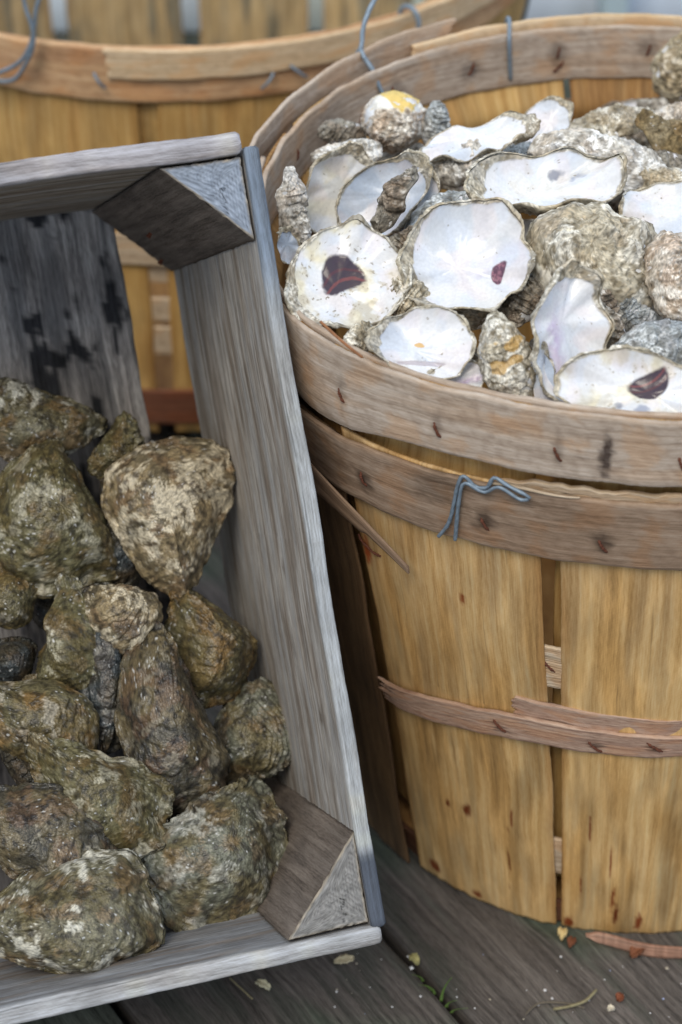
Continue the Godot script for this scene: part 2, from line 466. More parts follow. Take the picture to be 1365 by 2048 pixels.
func oyster(label: String, pos: Vector3, ax: Vector3, n: Vector3, L0: float, W0: float, sdi: int, palette: int, tk: float, opt: Dictionary) -> Node3D:
	var L := L0 * 1.03
	var W := W0 * 1.0
	var sd := float(sdi) * 2.9
	var y := n.cross(ax).normalized()
	var T := tk * W
	var o := thing("oyster", label, "oyster", Transform3D(Basis(ax, y, n), pos - n * T * 0.25), "live oysters piled in the crate")
	var pal := live_palette(palette)
	if opt.has("chalk"):
		pal[5] = opt.chalk
	var frill: float = opt.get("frill", 0.8)
	var ringk: float = opt.get("ring", 1.0)
	var prof: float = opt.get("prof", 0.80)
	var taper: float = opt.get("taper", 0.5)
	var lipw: float = opt.get("lip", 0.08)
	var bend: float = opt.get("bend", 0.25 * ns.get_noise_2d(sd, 31.0))
	var NU := 180
	var NV := 62
	var rim := PackedVector2Array()
	var rz := PackedFloat32Array()
	for i in NU + 1:
		var phi := TAU * (i % NU) / NU
		var ol := outline(phi, L, W, sd, 0.15 + frill * 0.4)
		ol *= 1.0 + 0.04 * ns.get_noise_3d(cos(phi) * 1.5, sin(phi) * 1.5, sd + 70.0)
		ol.y *= 1.0 + taper * ol.x / L
		ol.y += bend * W * (0.35 - 4.0 * pow(ol.x / L, 2.0))
		rim.append(ol)
		var cx := cos(phi)
		var sx := sin(phi)
		rz.append(L * (0.09 * ns.get_noise_3d(cx * 1.2, sx * 1.2, sd + 20.0) + frill * 0.035 * ns.get_noise_3d(cx * 3.4, sx * 3.4, sd + 22.0) + frill * 0.012 * ns.get_noise_3d(cx * 12.0, sx * 12.0, sd + 25.0)))
	var hump := Vector2(0.10 * L * ns.get_noise_2d(sd, 1.0) - 0.03 * L, 0.14 * W * ns.get_noise_2d(sd, 7.0))
	for side in [1.0, -1.0]:
		var rows: int = NV if side > 0.0 else 24
		var v := PackedVector3Array()
		var c := PackedColorArray()
		var u := PackedVector2Array()
		for j in rows + 3:
			var s := minf(pow(float(j) / rows, 0.82), 1.0)
			var lip := j - rows
			for i in NU + 1:
				var r: Vector2 = rim[i]
				var grow := 1.0 if side > 0.0 else 1.025
				var p2 := hump * (1.0 - s * s) + r * s * grow
				var th: float = T * (0.74 if side > 0.0 else 0.42)
				var zz: float = rz[i] * s * s + side * (th * pow(1.0 - pow(minf(s / (1.0 - lipw), 1.0), 2.1), prof) + 0.0008 + 0.0016 * smoothstep(1.0, 1.0 - lipw, s) + 0.0009 * ns.get_noise_3d(p2.x * 200.0, p2.y * 200.0, sd) * smoothstep(0.8, 0.95, s))
				if lip > 0:
					p2 = r * grow * (0.985 if lip == 1 else 0.93)
					zz = rz[i] + side * (0.0006 if lip == 1 else 0.0002)
				var p := Vector3(p2.x, p2.y, zz)
				var q := p + Vector3(sd, 0, 0)
				if lip <= 0:
					var nrm := Vector3(p2.x / (L * L), p2.y / (W * W), (zz / (T * T) + side * 0.15 / W) * 0.9).normalized()
					var dist := Vector2(p2.x + 0.46 * L, p2.y * 1.1).length() / L
					var gq := dist * (5.0 + 2.5 * s) * ringk + 1.5 * ns.get_noise_3d(q.x * 26.0, q.y * 26.0, q.z * 26.0) + 0.45 * ns.get_noise_3d(q.x * 85.0, q.y * 85.0, q.z * 85.0)
					var fr := gq - floorf(gq)
					var terr := (fr * (1.0 - smoothstep(0.78, 1.0, fr)) - 0.3) * (0.0010 + 0.0012 * s * s) * (0.5 + 0.9 * smoothstep(-0.3, 0.4, ns.get_noise_3d(q.x * 50.0, q.y * 50.0, 4.0))) * ringk
					var lump := ns.get_noise_3d(q.x * 28.0, q.y * 28.0, q.z * 28.0) * 0.0042 + ns.get_noise_3d(q.x * 70.0, q.y * 70.0, q.z * 70.0) * 0.0009 + nf.get_noise_3d(q.x * 230.0, q.y * 230.0, q.z * 230.0) * 0.0005 + nf.get_noise_3d(q.x * 700.0, q.y * 700.0, q.z * 700.0) * 0.0005
					p += nrm * (lump + terr) * (1.0 - 0.5 * pow(s, 6.0))
				v.append(p)
				var ang := atan2(p2.y, p2.x + 0.46 * L)
				var band := ns.get_noise_3d(Vector2(p2.x + 0.46 * L, p2.y).length() / L * 9.0 * ringk + 0.8 * ns.get_noise_2d(q.x * 60.0, q.y * 60.0), ang * 2.2, sd)
				c.append(crust_colour(q, sd, pal, band))
				u.append(Vector2(float(i) / NU, s))
		part("upper_valve" if side > 0.0 else "lower_valve", finish(v, c, u, grid_index(NU, rows + 2, side > 0.0)), M.live_crust, o)
	return o

# ---------------------------------------------------------------- baskets
func gauss(d: float, w: float) -> float:
	return exp(-(d / w) * (d / w))

# outside radius of the slightly crooked shell basket at an angle (degrees, 0 = front) and height
func rad_a(th: float, h: float) -> float:
	var k := [[0.0, .193], [.179, .2155], [.332, .2345], [.391, .2405], [.431, .2415], [.6, .245]]
	var r: float = k[0][1]
	for i in 5:
		if h >= k[i][0]:
			r = lerpf(k[i][1], k[i + 1][1], (h - k[i][0]) / (k[i + 1][0] - k[i][0]))
	var s := clampf(h / 0.4, 0.0, 1.0)
	return r + s * (0.019 * gauss(wrapf(th + 55.0, -180, 180), 28.0) + 0.0035 * gauss(wrapf(th + 120.0, -180, 180), 40.0))

func rad_b(th: float, h: float) -> float:
	return lerpf(0.292, 0.310, clampf(h / 0.37, 0, 1.1)) * (1.0 - 0.035 * sin(deg_to_rad(th)) * sin(deg_to_rad(th)))

func cyl(th: float, h: float, r: float) -> Vector3:
	var a := deg_to_rad(th)
	return Vector3(sin(a) * r, h, cos(a) * r)

# A stave between two edge lines; each edge is (angle at bottom, angle at top).
func stave(parent: Node, rad: Callable, l: Vector2, r: Vector2, h0: float, h1: float, off: Callable, mat: Material, sd: float, marks := [], na := 26) -> MeshInstance3D:
	var mean := (h0 + h1) * 0.5
	var wid := deg_to_rad((r.x + r.y - l.x - l.y) * 0.5) * float(rad.call(0.0, mean))
	var tone := 0.86 + 0.14 * ns.get_noise_2d(sd * 11.0, 3.0)
	var P := func(a: float, o: float, t: float) -> Vector3:
		var h := lerpf(h0, h1, t)
		var e := 0.22 * ns.get_noise_2d(t * 3.5, sd + signf(a) * 9.0) + 0.05 * ns.get_noise_2d(t * 40.0, sd + signf(a) * 9.0)
		if t < 0.02:
			h += 0.0007 * ns.get_noise_2d(a * 9.0, sd)
		var th := lerpf(lerpf(l.x, l.y, t) + e, lerpf(r.x, r.y, t) + e, (a + 1.0) * 0.5)
		var rr := float(rad.call(th, h)) + float(off.call(h)) + o * 0.0022 - 0.0022
		rr += 0.0012 * ns.get_noise_2d(sd * 5.0, t * 3.0) - 0.0016 * a * a * sin(PI * t)
		rr += 0.0005 * ns.get_noise_3d(a * 3.0, t * 8.0, sd)
		return cyl(th, h, rr)
	var C := func(a: float, t: float, _o: float) -> Color:
		var n := nf.get_noise_2d(a * 30.0 * wid + sd, t * 4.0)
		var k := tone * (1.0 - 0.18 * smoothstep(0.0, 0.5, n))
		var n2 := nf.get_noise_2d(a * 2.6 + sd * 3.0, t * 1.3 + sd)
		var c := Color(k, k * (0.985 + 0.03 * n), k * (0.95 + 0.1 * n)) * (1.0 - 0.30 * smoothstep(0.0, 0.40, n2))
		var sc := ns.get_noise_2d(a * 5.0 + sd * 7.0, t * 6.0 + sd) + 0.5 * n
		c = c.lerp(Color(1, 1, 1.0), 0.0) * (1.0 + 0.16 * smoothstep(0.25, 0.6, sc))
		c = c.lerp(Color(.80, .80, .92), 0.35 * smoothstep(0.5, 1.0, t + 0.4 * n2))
		c = c.lerp(Color(.62, .50, .40), 0.5 * smoothstep(0.9, 1.0, absf(a) + 0.06 * n))
		c.a = 1.0
		for m in marks:
			var dd := Vector2((lerpf(lerpf(l.x, l.y, t), lerpf(r.x, r.y, t), (a + 1.0) * 0.5) - m[0]) / m[2], (lerpf(h0, h1, t) - m[1]) / m[3]).length() + 0.3 * ns.get_noise_2d(a * 20.0 + m[0], t * 60.0)
			c = c.lerp(Color(m[4], m[4] * 0.36, m[4] * 0.22), smoothstep(1.2, 0.5, dd))
		return c
	return part("stave", strip(P, na, 110 if na < 40 else 170, wid, h1 - h0, C, Vector2(rng.randf(), rng.randf())), mat, parent)

# A hoop strip from angle a0 to a1; lo and hi give its bottom and top height; o is how far outside rad its outer face lies.
func hoop(called: String, parent: Node, rad: Callable, a0: float, a1: float, lo: Callable, hi: Callable, o_out: float, th_: float, mat: Material, sd: float, stains := [], ragged := Vector2(0.3, 0.3), closed := false) -> MeshInstance3D:
	var length := deg_to_rad(a1 - a0) * float(rad.call(0.0, float(lo.call(a0))))
	var P := func(a: float, o: float, t: float) -> Vector3:
		var tt := t
		if not closed:
			tt += (0.006 * ragged.x * (1.0 - t) * (1.0 - t) + 0.006 * ragged.y * t * t) * (ns.get_noise_2d(a * 3.0, sd) + 0.8 * ns.get_noise_2d(a * 11.0, sd + 3.0))
		var th := lerpf(a0, a1, tt)
		var h := lerpf(float(lo.call(th)), float(hi.call(th)), (a + 1.0) * 0.5)
		h += 0.0003 * ns.get_noise_2d(th * 2.2, sd + a * 3.0) + 0.0007 * ns.get_noise_2d(th * 0.12, sd + a * 2.0)
		var rr := float(rad.call(th, h)) + o_out - (1.0 - o) * th_ + 0.0007 * ns.get_noise_2d(th * 0.15, sd)
		return cyl(th, h, rr)
	var C := func(a: float, t: float, o: float) -> Color:
		var th := lerpf(a0, a1, t)
		var n := ns.get_noise_2d(th * 0.13, a * 0.8 + sd)
		var n2 := nf.get_noise_2d(th * 0.5, a * 3.0 + sd)
		var c := Color(.97, .96, .95).lerp(Color(1.0, .80, .62), smoothstep(0.1, 0.55, n + n2 * 0.5) * 0.65)
		c = c.lerp(Color(.66, .61, .58), smoothstep(0.05, 0.5, n2 - n * 0.4) * 0.5)
		if absf(a) > 0.96:
			c = c.lerp(Color(1, .98, .94), 0.6)
		var h := (a + 1.0) * 0.5
		for s in stains:
			var dd := Vector2((th - s[0]) / s[2], (h - s[1]) / s[3]).length() + 0.5 * nf.get_noise_2d(th * 3.0, a * 6.0)
			c = c.lerp(Color(.16, .14, .14), smoothstep(1.1, 0.35, dd) * s[4])
		return c
	var nl := maxi(40, int(length / 0.0022))
	return part(called, strip(P, 20, mini(nl, 420), 0.04, length, C, Vector2(rng.randf(), rng.randf())), mat, parent)

func staple(parent: Node, rad: Callable, th: float, h: float, o: float, lean: float, inside := false) -> void:
	var sgn := -1.0 if inside else 1.0
	var pts := []
	for k in 5:
		var f := (k - 2.0) / 2.0
		var dh := f * 0.0042
		var dth := f * lean
		var lift := (-0.0012 if absf(f) > 0.9 else 0.0006) * sgn
		pts.append(cyl(th + dth, h - dh, float(rad.call(th + dth, h - dh)) + o + lift))
	part("staple", tube(pts, 0.0008, 6, 0.5), M.rust, parent)

func make_baskets() -> void:
	var ra := rad_a
	# --- outer basket (below, holds the shell basket)
	var ob := thing("bushel_basket", "yellow slatted bushel basket standing on the deck, holding another basket inside it", "basket", Transform3D.IDENTITY)
	var off_o := func(_h: float) -> float: return -0.0036
	var knots := [[-37.9, .088, 0.5, .0035, .22], [-33.9, .090, 0.9, .006, .20], [-32.3, .279, 0.5, .004, .34], [-48.4, .285, 0.8, .012, .5], [-26.0, .055, .14, .030, .22], [-25.4, .10, .10, .02, .25], [-43.0, .012, 1.6, .006, .25], [-33.0, .006, 1.0, .004, .25]]
	stave(ob, ra, Vector2(-47.6, -50.0), Vector2(-16.6, -22.0), 0.0, .374, off_o, M.veneer, 1.0, knots, 80)
	stave(ob, ra, Vector2(-15.6, -18.9), Vector2(13.0, 11.0), 0.0, .375, off_o, M.veneer, 2.0, [[-5.5, .02, .5, .012, .2], [-1.0, .012, .8, .010, .3], [7.0, .2, .5, .01, .4], [-11.5, .095, .13, .028, .25], [-12.4, .055, .12, .02, .28], [-7.4, .07, .11, .03, .3], [-6.4, .035, .4, .014, .3], [-14.2, .006, 1.2, .006, .3]], 80)
	stave(ob, func(th: float, h: float) -> float: return rad_a(th, h) + 0.007 * (1.0 - h / 0.37), Vector2(-78.0, -80.0), Vector2(-48.9, -51.1), 0.003, .368, off_o, M.veneer_shaded, 3.0)  # left stave beside the crate, shade painted in by its darker material
	for k in 9:
		var c0 := 15.0 + k * 29.4
		stave(ob, ra, Vector2(c0, c0 - 1.5), Vector2(c0 + 27.0, c0 + 26.5), 0.0, .37, off_o, M.veneer, 4.0 + k)
	var h2lo := func(th: float) -> float: return .329 + 0.0 * th
	var h2hi := func(th: float) -> float: return .3755 - .010 * gauss(wrapf(th + 75.0, -180, 180), 32.0)
	var h2 := hoop("rim_hoop", ob, ra, -178.0, 176.0, h2lo, h2hi, 0.0, 0.0034, M.hoop_brown, 21.0, [[-45.8, .42, 1.6, .24, .85], [-28.2, .4, 1.6, .22, .85], [-12.8, .38, 1.6, .16, .8], [-35.0, .75, 4.0, .3, .45], [-52.0, .5, 5.0, .6, .5]])
	for s in [[-45.8, .3475, .35], [-28.2, .3455, .5], [-12.8, .344, .6], [6.0, .346, .4], [24.0, .345, .3]]:
		staple(h2, ra, s[0], s[1], 0.0002, s[2])
	# second lap of that hoop with its splintered upper edge
	var lap := hoop("hoop_lap", ob, ra, -27.0, 40.0, func(th: float) -> float: return .3695 + 0.0006 * ns.get_noise_1d(th * 0.6), func(th: float) -> float: return .3765 + .0035 * smoothstep(-27.0, -18.0, th) + 0.0014 * ns.get_noise_1d(th * 0.35), -0.0037, 0.0030, M.hoop_raw, 23.0)
	part("splinter", strip(func(a: float, o: float, t: float) -> Vector3:
		var th := lerpf(-27.5, -16.0, t)
		return cyl(th, .3762 + .0015 * t + a * (0.0010 - 0.0008 * t) + .0012 * sin(t * 5.0), rad_a(th, .376) + 0.0018 * sin(t * 3.0) + o * 0.0013 - 0.001), 2, 40, .003, .05, white), M.hoop_raw, lap)
	# splinter torn off the hoop, hanging down to the right
	part("splinter", strip(func(a: float, o: float, t: float) -> Vector3:
		var th := lerpf(-58.0, -38.3, t)
		var h := .330 - .031 * t * t + .004 * t * (1.0 - t) + a * (.0085 * (1.0 - t) + .0034) * (1.0 - 0.45 * smoothstep(0.62, 0.68, t) * (1.0 if a < 0.0 else 0.0))
		return cyl(th, h, rad_a(th, h) + 0.004 + 0.004 * t + o * 0.0014), 4, 50, .012, .09, func(_a, _t, _o): return Color(.85, .80, .76)), M.hoop_brown, h2)
	# lower hoop
	var l3lo := func(th: float) -> float: return .1765 - .019 * pow(clampf((-th - 18.0) / 30.0, 0, 1), 1.5)
	var l3hi := func(th: float) -> float: return .1965 - .0035 * smoothstep(-25.0, 5.0, th) - .020 * pow(clampf((-th - 22.0) / 26.0, 0, 1), 1.3)
	var h3 := hoop("middle_hoop", ob, ra, -48.0, 100.0, l3lo, l3hi, 0.0, 0.0030, M.hoop_pink, 31.0, [[-26.8, .4, 1.3, .25, .7], [-11.8, .35, 1.4, .25, .7], [-2.6, .45, 1.4, .25, .7]], Vector2(2.6, 0.3))
	for s in [[-26.8, .1835, 1.1], [-11.8, .182, 1.2], [-2.6, .1855, 1.5], [9.0, .183, 1.0]]:
		staple(h3, ra, s[0], s[1], 0.0002, s[2])
	hoop("hoop_lap", ob, ra, -24.8, 100.0, func(_th: float) -> float: return .190, func(th: float) -> float: return .2085 - .0035 * smoothstep(-20.0, 5.0, th), -0.0031, 0.0026, M.hoop_pink, 33.0, [], Vector2(0.5, 0.3))
	# inside hoops seen through the gap
	for g in [[.221, .254], [.049, .083]]:
		var lo_: float = g[0]
		var hi_: float = g[1]
		hoop("inside_hoop", ob, ra, -44.0, 180.0, func(_th: float) -> float: return lo_, func(_th: float) -> float: return hi_, -0.0068, 0.0028, M.hoop_raw, 41.0 + lo_ * 9.0)
	staple(h2, ra, -19.6, .238, -0.0066, 1.0)
	for s in [[-47.6, .2905, 2.0]]:
		staple(ob, ra, s[0], s[1], -0.003, s[2])
	# wire clip hooked over the hoop, doubled wire
	var wp := [[-34.4, .3285, 3], [-32.6, .344, 3], [-31.3, .372, 2.2], [-30.6, .3775, 0], [-29.2, .3725, 0.5], [-27.7, .3735, 0.5], [-26.7, .3815, 0.5], [-24.8, .3785, 2], [-22.5, .375, 3.4], [-22.2, .373, 3.6], [-23.4, .3715, 3.4], [-26.0, .3765, 2.4], [-28.0, .3705, 2], [-30.4, .3735, 1.8], [-31.2, .362, 2.4], [-32.0, .3295, 3]]
	var pts := []
	for w in wp:
		pts.append(cyl(w[0], w[1], rad_a(w[0], w[1]) + 0.0012 + w[2] * 0.0006))
	part("wire_clip", tube(pts, 0.00108, 8, 0.2), M.wire, ob)
	# floor of the basket
	var disc := CylinderMesh.new()
	disc.top_radius = 0.183; disc.bottom_radius = 0.183; disc.height = 0.006; disc.radial_segments = 48
	part("base", disc, M.veneer_brown, ob, Transform3D(Basis.IDENTITY, Vector3(0, 0.012, 0)))
	hoop("bottom_hoop", ob, ra, -175.0, 180.0, func(_th: float) -> float: return 0.001, func(_th: float) -> float: return .022, -0.0070, 0.003, M.hoop_dark, 47.0)

	# --- the shell basket
	var ib := thing("bushel_basket", "brown bushel basket heaped with empty oyster shells, set inside the yellow one", "basket", Transform3D(Basis.IDENTITY, Vector3(0, 0.035, 0)))
	var up := 0.035
	var rb := func(th: float, h: float) -> float: return rad_a(th, h + up)
	var off_i := func(h: float) -> float: return lerpf(-0.0175, -0.0036, smoothstep(.31, .40, h + up)) - 0.0085 * gauss(h + up - 0.377, 0.012)
	for k in 12:
		var c0 := -170.0 + k * 30.0
		var gap := 3.2
		if k == 11:
			stave(ib, rb, Vector2(c0 + 2.0, c0 + 2.0), Vector2(c0 + 8.4, c0 + 8.4), 0.0, .428 - up, off_i, M.veneer_brown, 60.0)
			stave(ib, rb, Vector2(c0 + 13.2, c0 + 13.2), Vector2(c0 + 28.6, c0 + 28.8), 0.0, .428 - up, off_i, M.veneer_brown, 61.0)
			continue
		if k > 4 and k < 8:
			gap = 1.2
		stave(ib, rb, Vector2(c0, c0), Vector2(c0 + 30.0 - gap, c0 + 30.6 - gap), 0.0, .4285 - up, off_i, M.veneer_mid if k < 2 or k > 3 else M.veneer_brown, 50.0 + k)
	var h1lo := func(th: float) -> float: return .3885 - up - .010 * gauss(wrapf(th + 52.0, -180, 180), 9.0)
	var h1hi := func(_th: float) -> float: return .4305 - up
	var h1 := hoop("rim_hoop", ib, rb, -101.0, 122.0, h1lo, h1hi, 0.0, 0.0034, M.hoop_grey, 71.0, [[-47.9, .45, .8, .3, .4], [-34.2, .45, .8, .3, .4], [-19.1, .45, .8, .3, .4], [-13.2, .42, 1.0, .4, 1.0]])
	for s in [[-47.9, .402, .5], [-34.2, .403, .45], [-19.1, .4035, .5], [-4.0, .404, .4], [12.0, .404, .4]]:
		staple(h1, rb, s[0], s[1] - up, 0.0002, s[2])
	# the loose outer hoop on the left and the one behind
	var h1b := hoop("loose_hoop", ib, rb, -152.0, -84.0, func(th: float) -> float: return .394 - up - .006 * smoothstep(-110.0, -150.0, th), func(th: float) -> float: return .4355 - up + .006 * smoothstep(-110.0, -148.0, th), 0.0085, 0.003, M.hoop_grey, 73.0, [], Vector2(1.8, .3))
	hoop("rear_hoop", ib, rb, 118.0, 216.0, func(_th: float) -> float: return .392 - up, func(th: float) -> float: return .4355 - up - .002 * absf(sin(deg_to_rad(th * 2.0))), 0.003, 0.003, M.hoop_tan, 75.0)
	var h1i := hoop("inner_hoop", ib, rb, -354.0, 5.5, func(_th: float) -> float: return .3935 - up, func(_th: float) -> float: return .4310 - up, -0.0060, 0.0032, M.hoop_grey, 77.0, [[-153.4, .45, 2.6, .2, .6], [-168.9, .5, 2.0, .35, .55], [-121.0, .3, 3.0, .6, .5], [-138.0, .4, 2.6, .4, .5], [-184.1, .6, 2.2, .25, .5]], Vector2(.2, .2))
	for s in [[-153.4, .411, .5], [-168.9, .4145, .2], [-169.0, .4035, 1.0], [175.9, .414, .3], [-121.4, .405, .8], [-122.4, .399, .5], [-130.2, .404, .6], [-137.3, .412, .4], [-111.0, .412, .2]]:
		staple(h1i, rb, s[0], s[1] - up, -0.0094, s[2], true)
	# wires
	var dn := Vector3(0, -up, 0)
	part("wire_handle", tube([Vector3(-.1560, .400, -.1640) + dn, Vector3(-.1655, .416, -.1640) + dn, Vector3(-.1720, .4300, -.1690) + dn, Vector3(-.1790, .4385, -.1760) + dn, Vector3(-.1785, .4440, -.1790) + dn, Vector3(-.1775, .4530, -.1838) + dn, Vector3(-.1718, .4650, -.1928) + dn, Vector3(-.1600, .4790, -.2030) + dn, Vector3(-.1380, .4960, -.2150) + dn, Vector3(-.100, .515, -.226) + dn], 0.00165, 8, 0.1), M.wire, ib)
	part("wire_handle", tube([Vector3(-.1840, .428, -.1830) + dn, Vector3(-.1800, .4395, -.1775) + dn, Vector3(-.1765, .4350, -.1720) + dn], 0.0015, 8, 0.1), M.wire, ib)
	part("wire_clip", tube([cyl(-160.6, .398 - up, rad_a(-160.6, .40) - 0.0098), cyl(-160.2, .412 - up, rad_a(-160, .41) - 0.0108), cyl(-160.0, .427 - up, rad_a(-160, .42) - 0.0106), cyl(-160.6, .4375 - up, rad_a(-160, .43) - 0.004), cyl(-161.0, .437 - up, rad_a(-160, .43) + 0.003), cyl(-161.0, .427 - up, rad_a(-160, .42) + 0.006)], 0.0015, 8, 0.1), M.wire, ib)
	var disc2 := CylinderMesh.new()
	disc2.top_radius = 0.175; disc2.bottom_radius = 0.175; disc2.height = 0.006; disc2.radial_segments = 48
	part("base", disc2, M.veneer_brown, ib, Transform3D(Basis.IDENTITY, Vector3(0, 0.01, 0)))

	# --- the big basket behind
	var bb := thing("bushel_basket", "big yellow basket behind the crate, out of focus and empty", "basket", Transform3D(Basis.IDENTITY, Vector3(-.325, 0, -.637)))
	var rc := rad_b
	var off_b := func(_h: float) -> float: return -0.004
	var edges := [-0.6, 28.5, 56.0, 84.0, 110.0, 136.0, 160.0, 185.2, 211.4, 241.0, 268.0, 297.0, 328.0, 356.6]
	for k in 13:
		var gp := 3.4 if (k >= 4 and k <= 8) or k == 12 else 1.0
		var l0: float = edges[k]
		var r0: float = edges[k + 1] - gp
		if k == 12:
			r0 = 356.6
		stave(bb, rc, Vector2(l0, l0), Vector2(r0, r0), 0.02 if k < 4 or k > 8 else 0.085, .367, off_b, M.veneer_mid if k < 3 or k > 9 else M.veneer_spot, 80.0 + k)
	stave(bb, rc, Vector2(-9.0, -9.0), Vector2(7.0, 7.0), .205, .360, func(_h: float) -> float: return -0.0095, M.veneer_mid, 120.0)
	var b1 := hoop("rim_hoop", bb, rc, -175.0, 180.0, func(_th: float) -> float: return .327, func(_th: float) -> float: return .3695, 0.0, 0.0036, M.hoop_warm, 91.0)
	hoop("hoop_lap", bb, rc, -7.0, 70.0, func(_th: float) -> float: return .3475, func(_th: float) -> float: return .3705, 0.0038, 0.0034, M.hoop_tan, 93.0, [], Vector2(1.0, .3))
	hoop("inner_hoop", bb, rc, -175.0, 180.0, func(_th: float) -> float: return .332, func(_th: float) -> float: return .3685, -0.0064, 0.003, M.hoop_warm, 95.0)
	hoop("middle_hoop", bb, rc, -120.0, 120.0, func(_th: float) -> float: return .184, func(_th: float) -> float: return .212, 0.0, 0.003, M.hoop_raw, 97.0)
	hoop("bottom_hoop", bb, rc, -120.0, 120.0, func(_th: float) -> float: return .030, func(_th: float) -> float: return .064, 0.0, 0.003, M.hoop_red, 99.0)
	for s in [[.096, .122], [.128, .150], [.165, .182]]:
		var lo_: float = s[0]
		var hi_: float = s[1]
		hoop("inside_hoop", bb, rc, -30.0, 30.0, func(_th: float) -> float: return lo_, func(_th: float) -> float: return hi_, -0.0066, 0.0028, M.hoop_raw, 101.0)
	for s in [[-8.0, .346, 1.0], [14.6, .342, -1.2], [19.0, .346, 1.6]]:
		var q := []
		for k in 4:
			q.append(cyl(s[0] + s[2] * (k - 1.5) * 0.5, s[1] - (k - 1.5) * 0.004, rad_b(s[0], s[1]) + (0.0045 if k == 0 or k == 3 else 0.007)))
		part("staple", tube(q, 0.0012, 6), M.wire, b1)
	part("wire_hook", tube([cyl(36.0, .352, .318), cyl(36.6, .366, .320), cyl(36.4, .376, .314), cyl(36.0, .374, .304), cyl(35.8, .36, .300)], 0.0019, 8), M.wire, bb)
	part("wire_handle", tube([cyl(-25.5, .338, .317), cyl(-22.0, .345, .3185), cyl(-18.6, .357, .320), cyl(-16.8, .372, .3205), cyl(-16.0, .388, .320), cyl(-15.4, .404, .319), cyl(-13.5, .425, .316), cyl(-9.0, .45, .31)], 0.0016, 8), M.wire, bb)
	part("wire_handle", tube([cyl(-24.0, .337, .3175), cyl(-20.0, .341, .319), cyl(-17.6, .357, .3215), cyl(-16.2, .374, .322), cyl(-16.2, .388, .322), cyl(-17.0, .404, .321), cyl(-17.2, .425, .318), cyl(-15.5, .45, .31)], 0.0016, 8), M.wire, bb)
	var disc3 := CylinderMesh.new()
	disc3.top_radius = 0.282; disc3.bottom_radius = 0.282; disc3.height = 0.006; disc3.radial_segments = 48
	part("base", disc3, M.veneer_brown, bb, Transform3D(Basis.IDENTITY, Vector3(0, 0.026, 0)))
	part("wire_handle", tube([cyl(64.0, .30, .306), cyl(62.0, .34, .318), cyl(61.0, .37, .318), cyl(61.0, .40, .315), cyl(62.0, .44, .31)], 0.0018, 8), M.wire, bb)

# ---------------------------------------------------------------- crate
const CO := Vector3(-.16726, .15532, .32467)
const CW := Vector3(.95539, 0, -.29535)
const CV := Vector3(-.1615, .83725, -.52243)
const CN := Vector3(.24728, .54683, .79990)

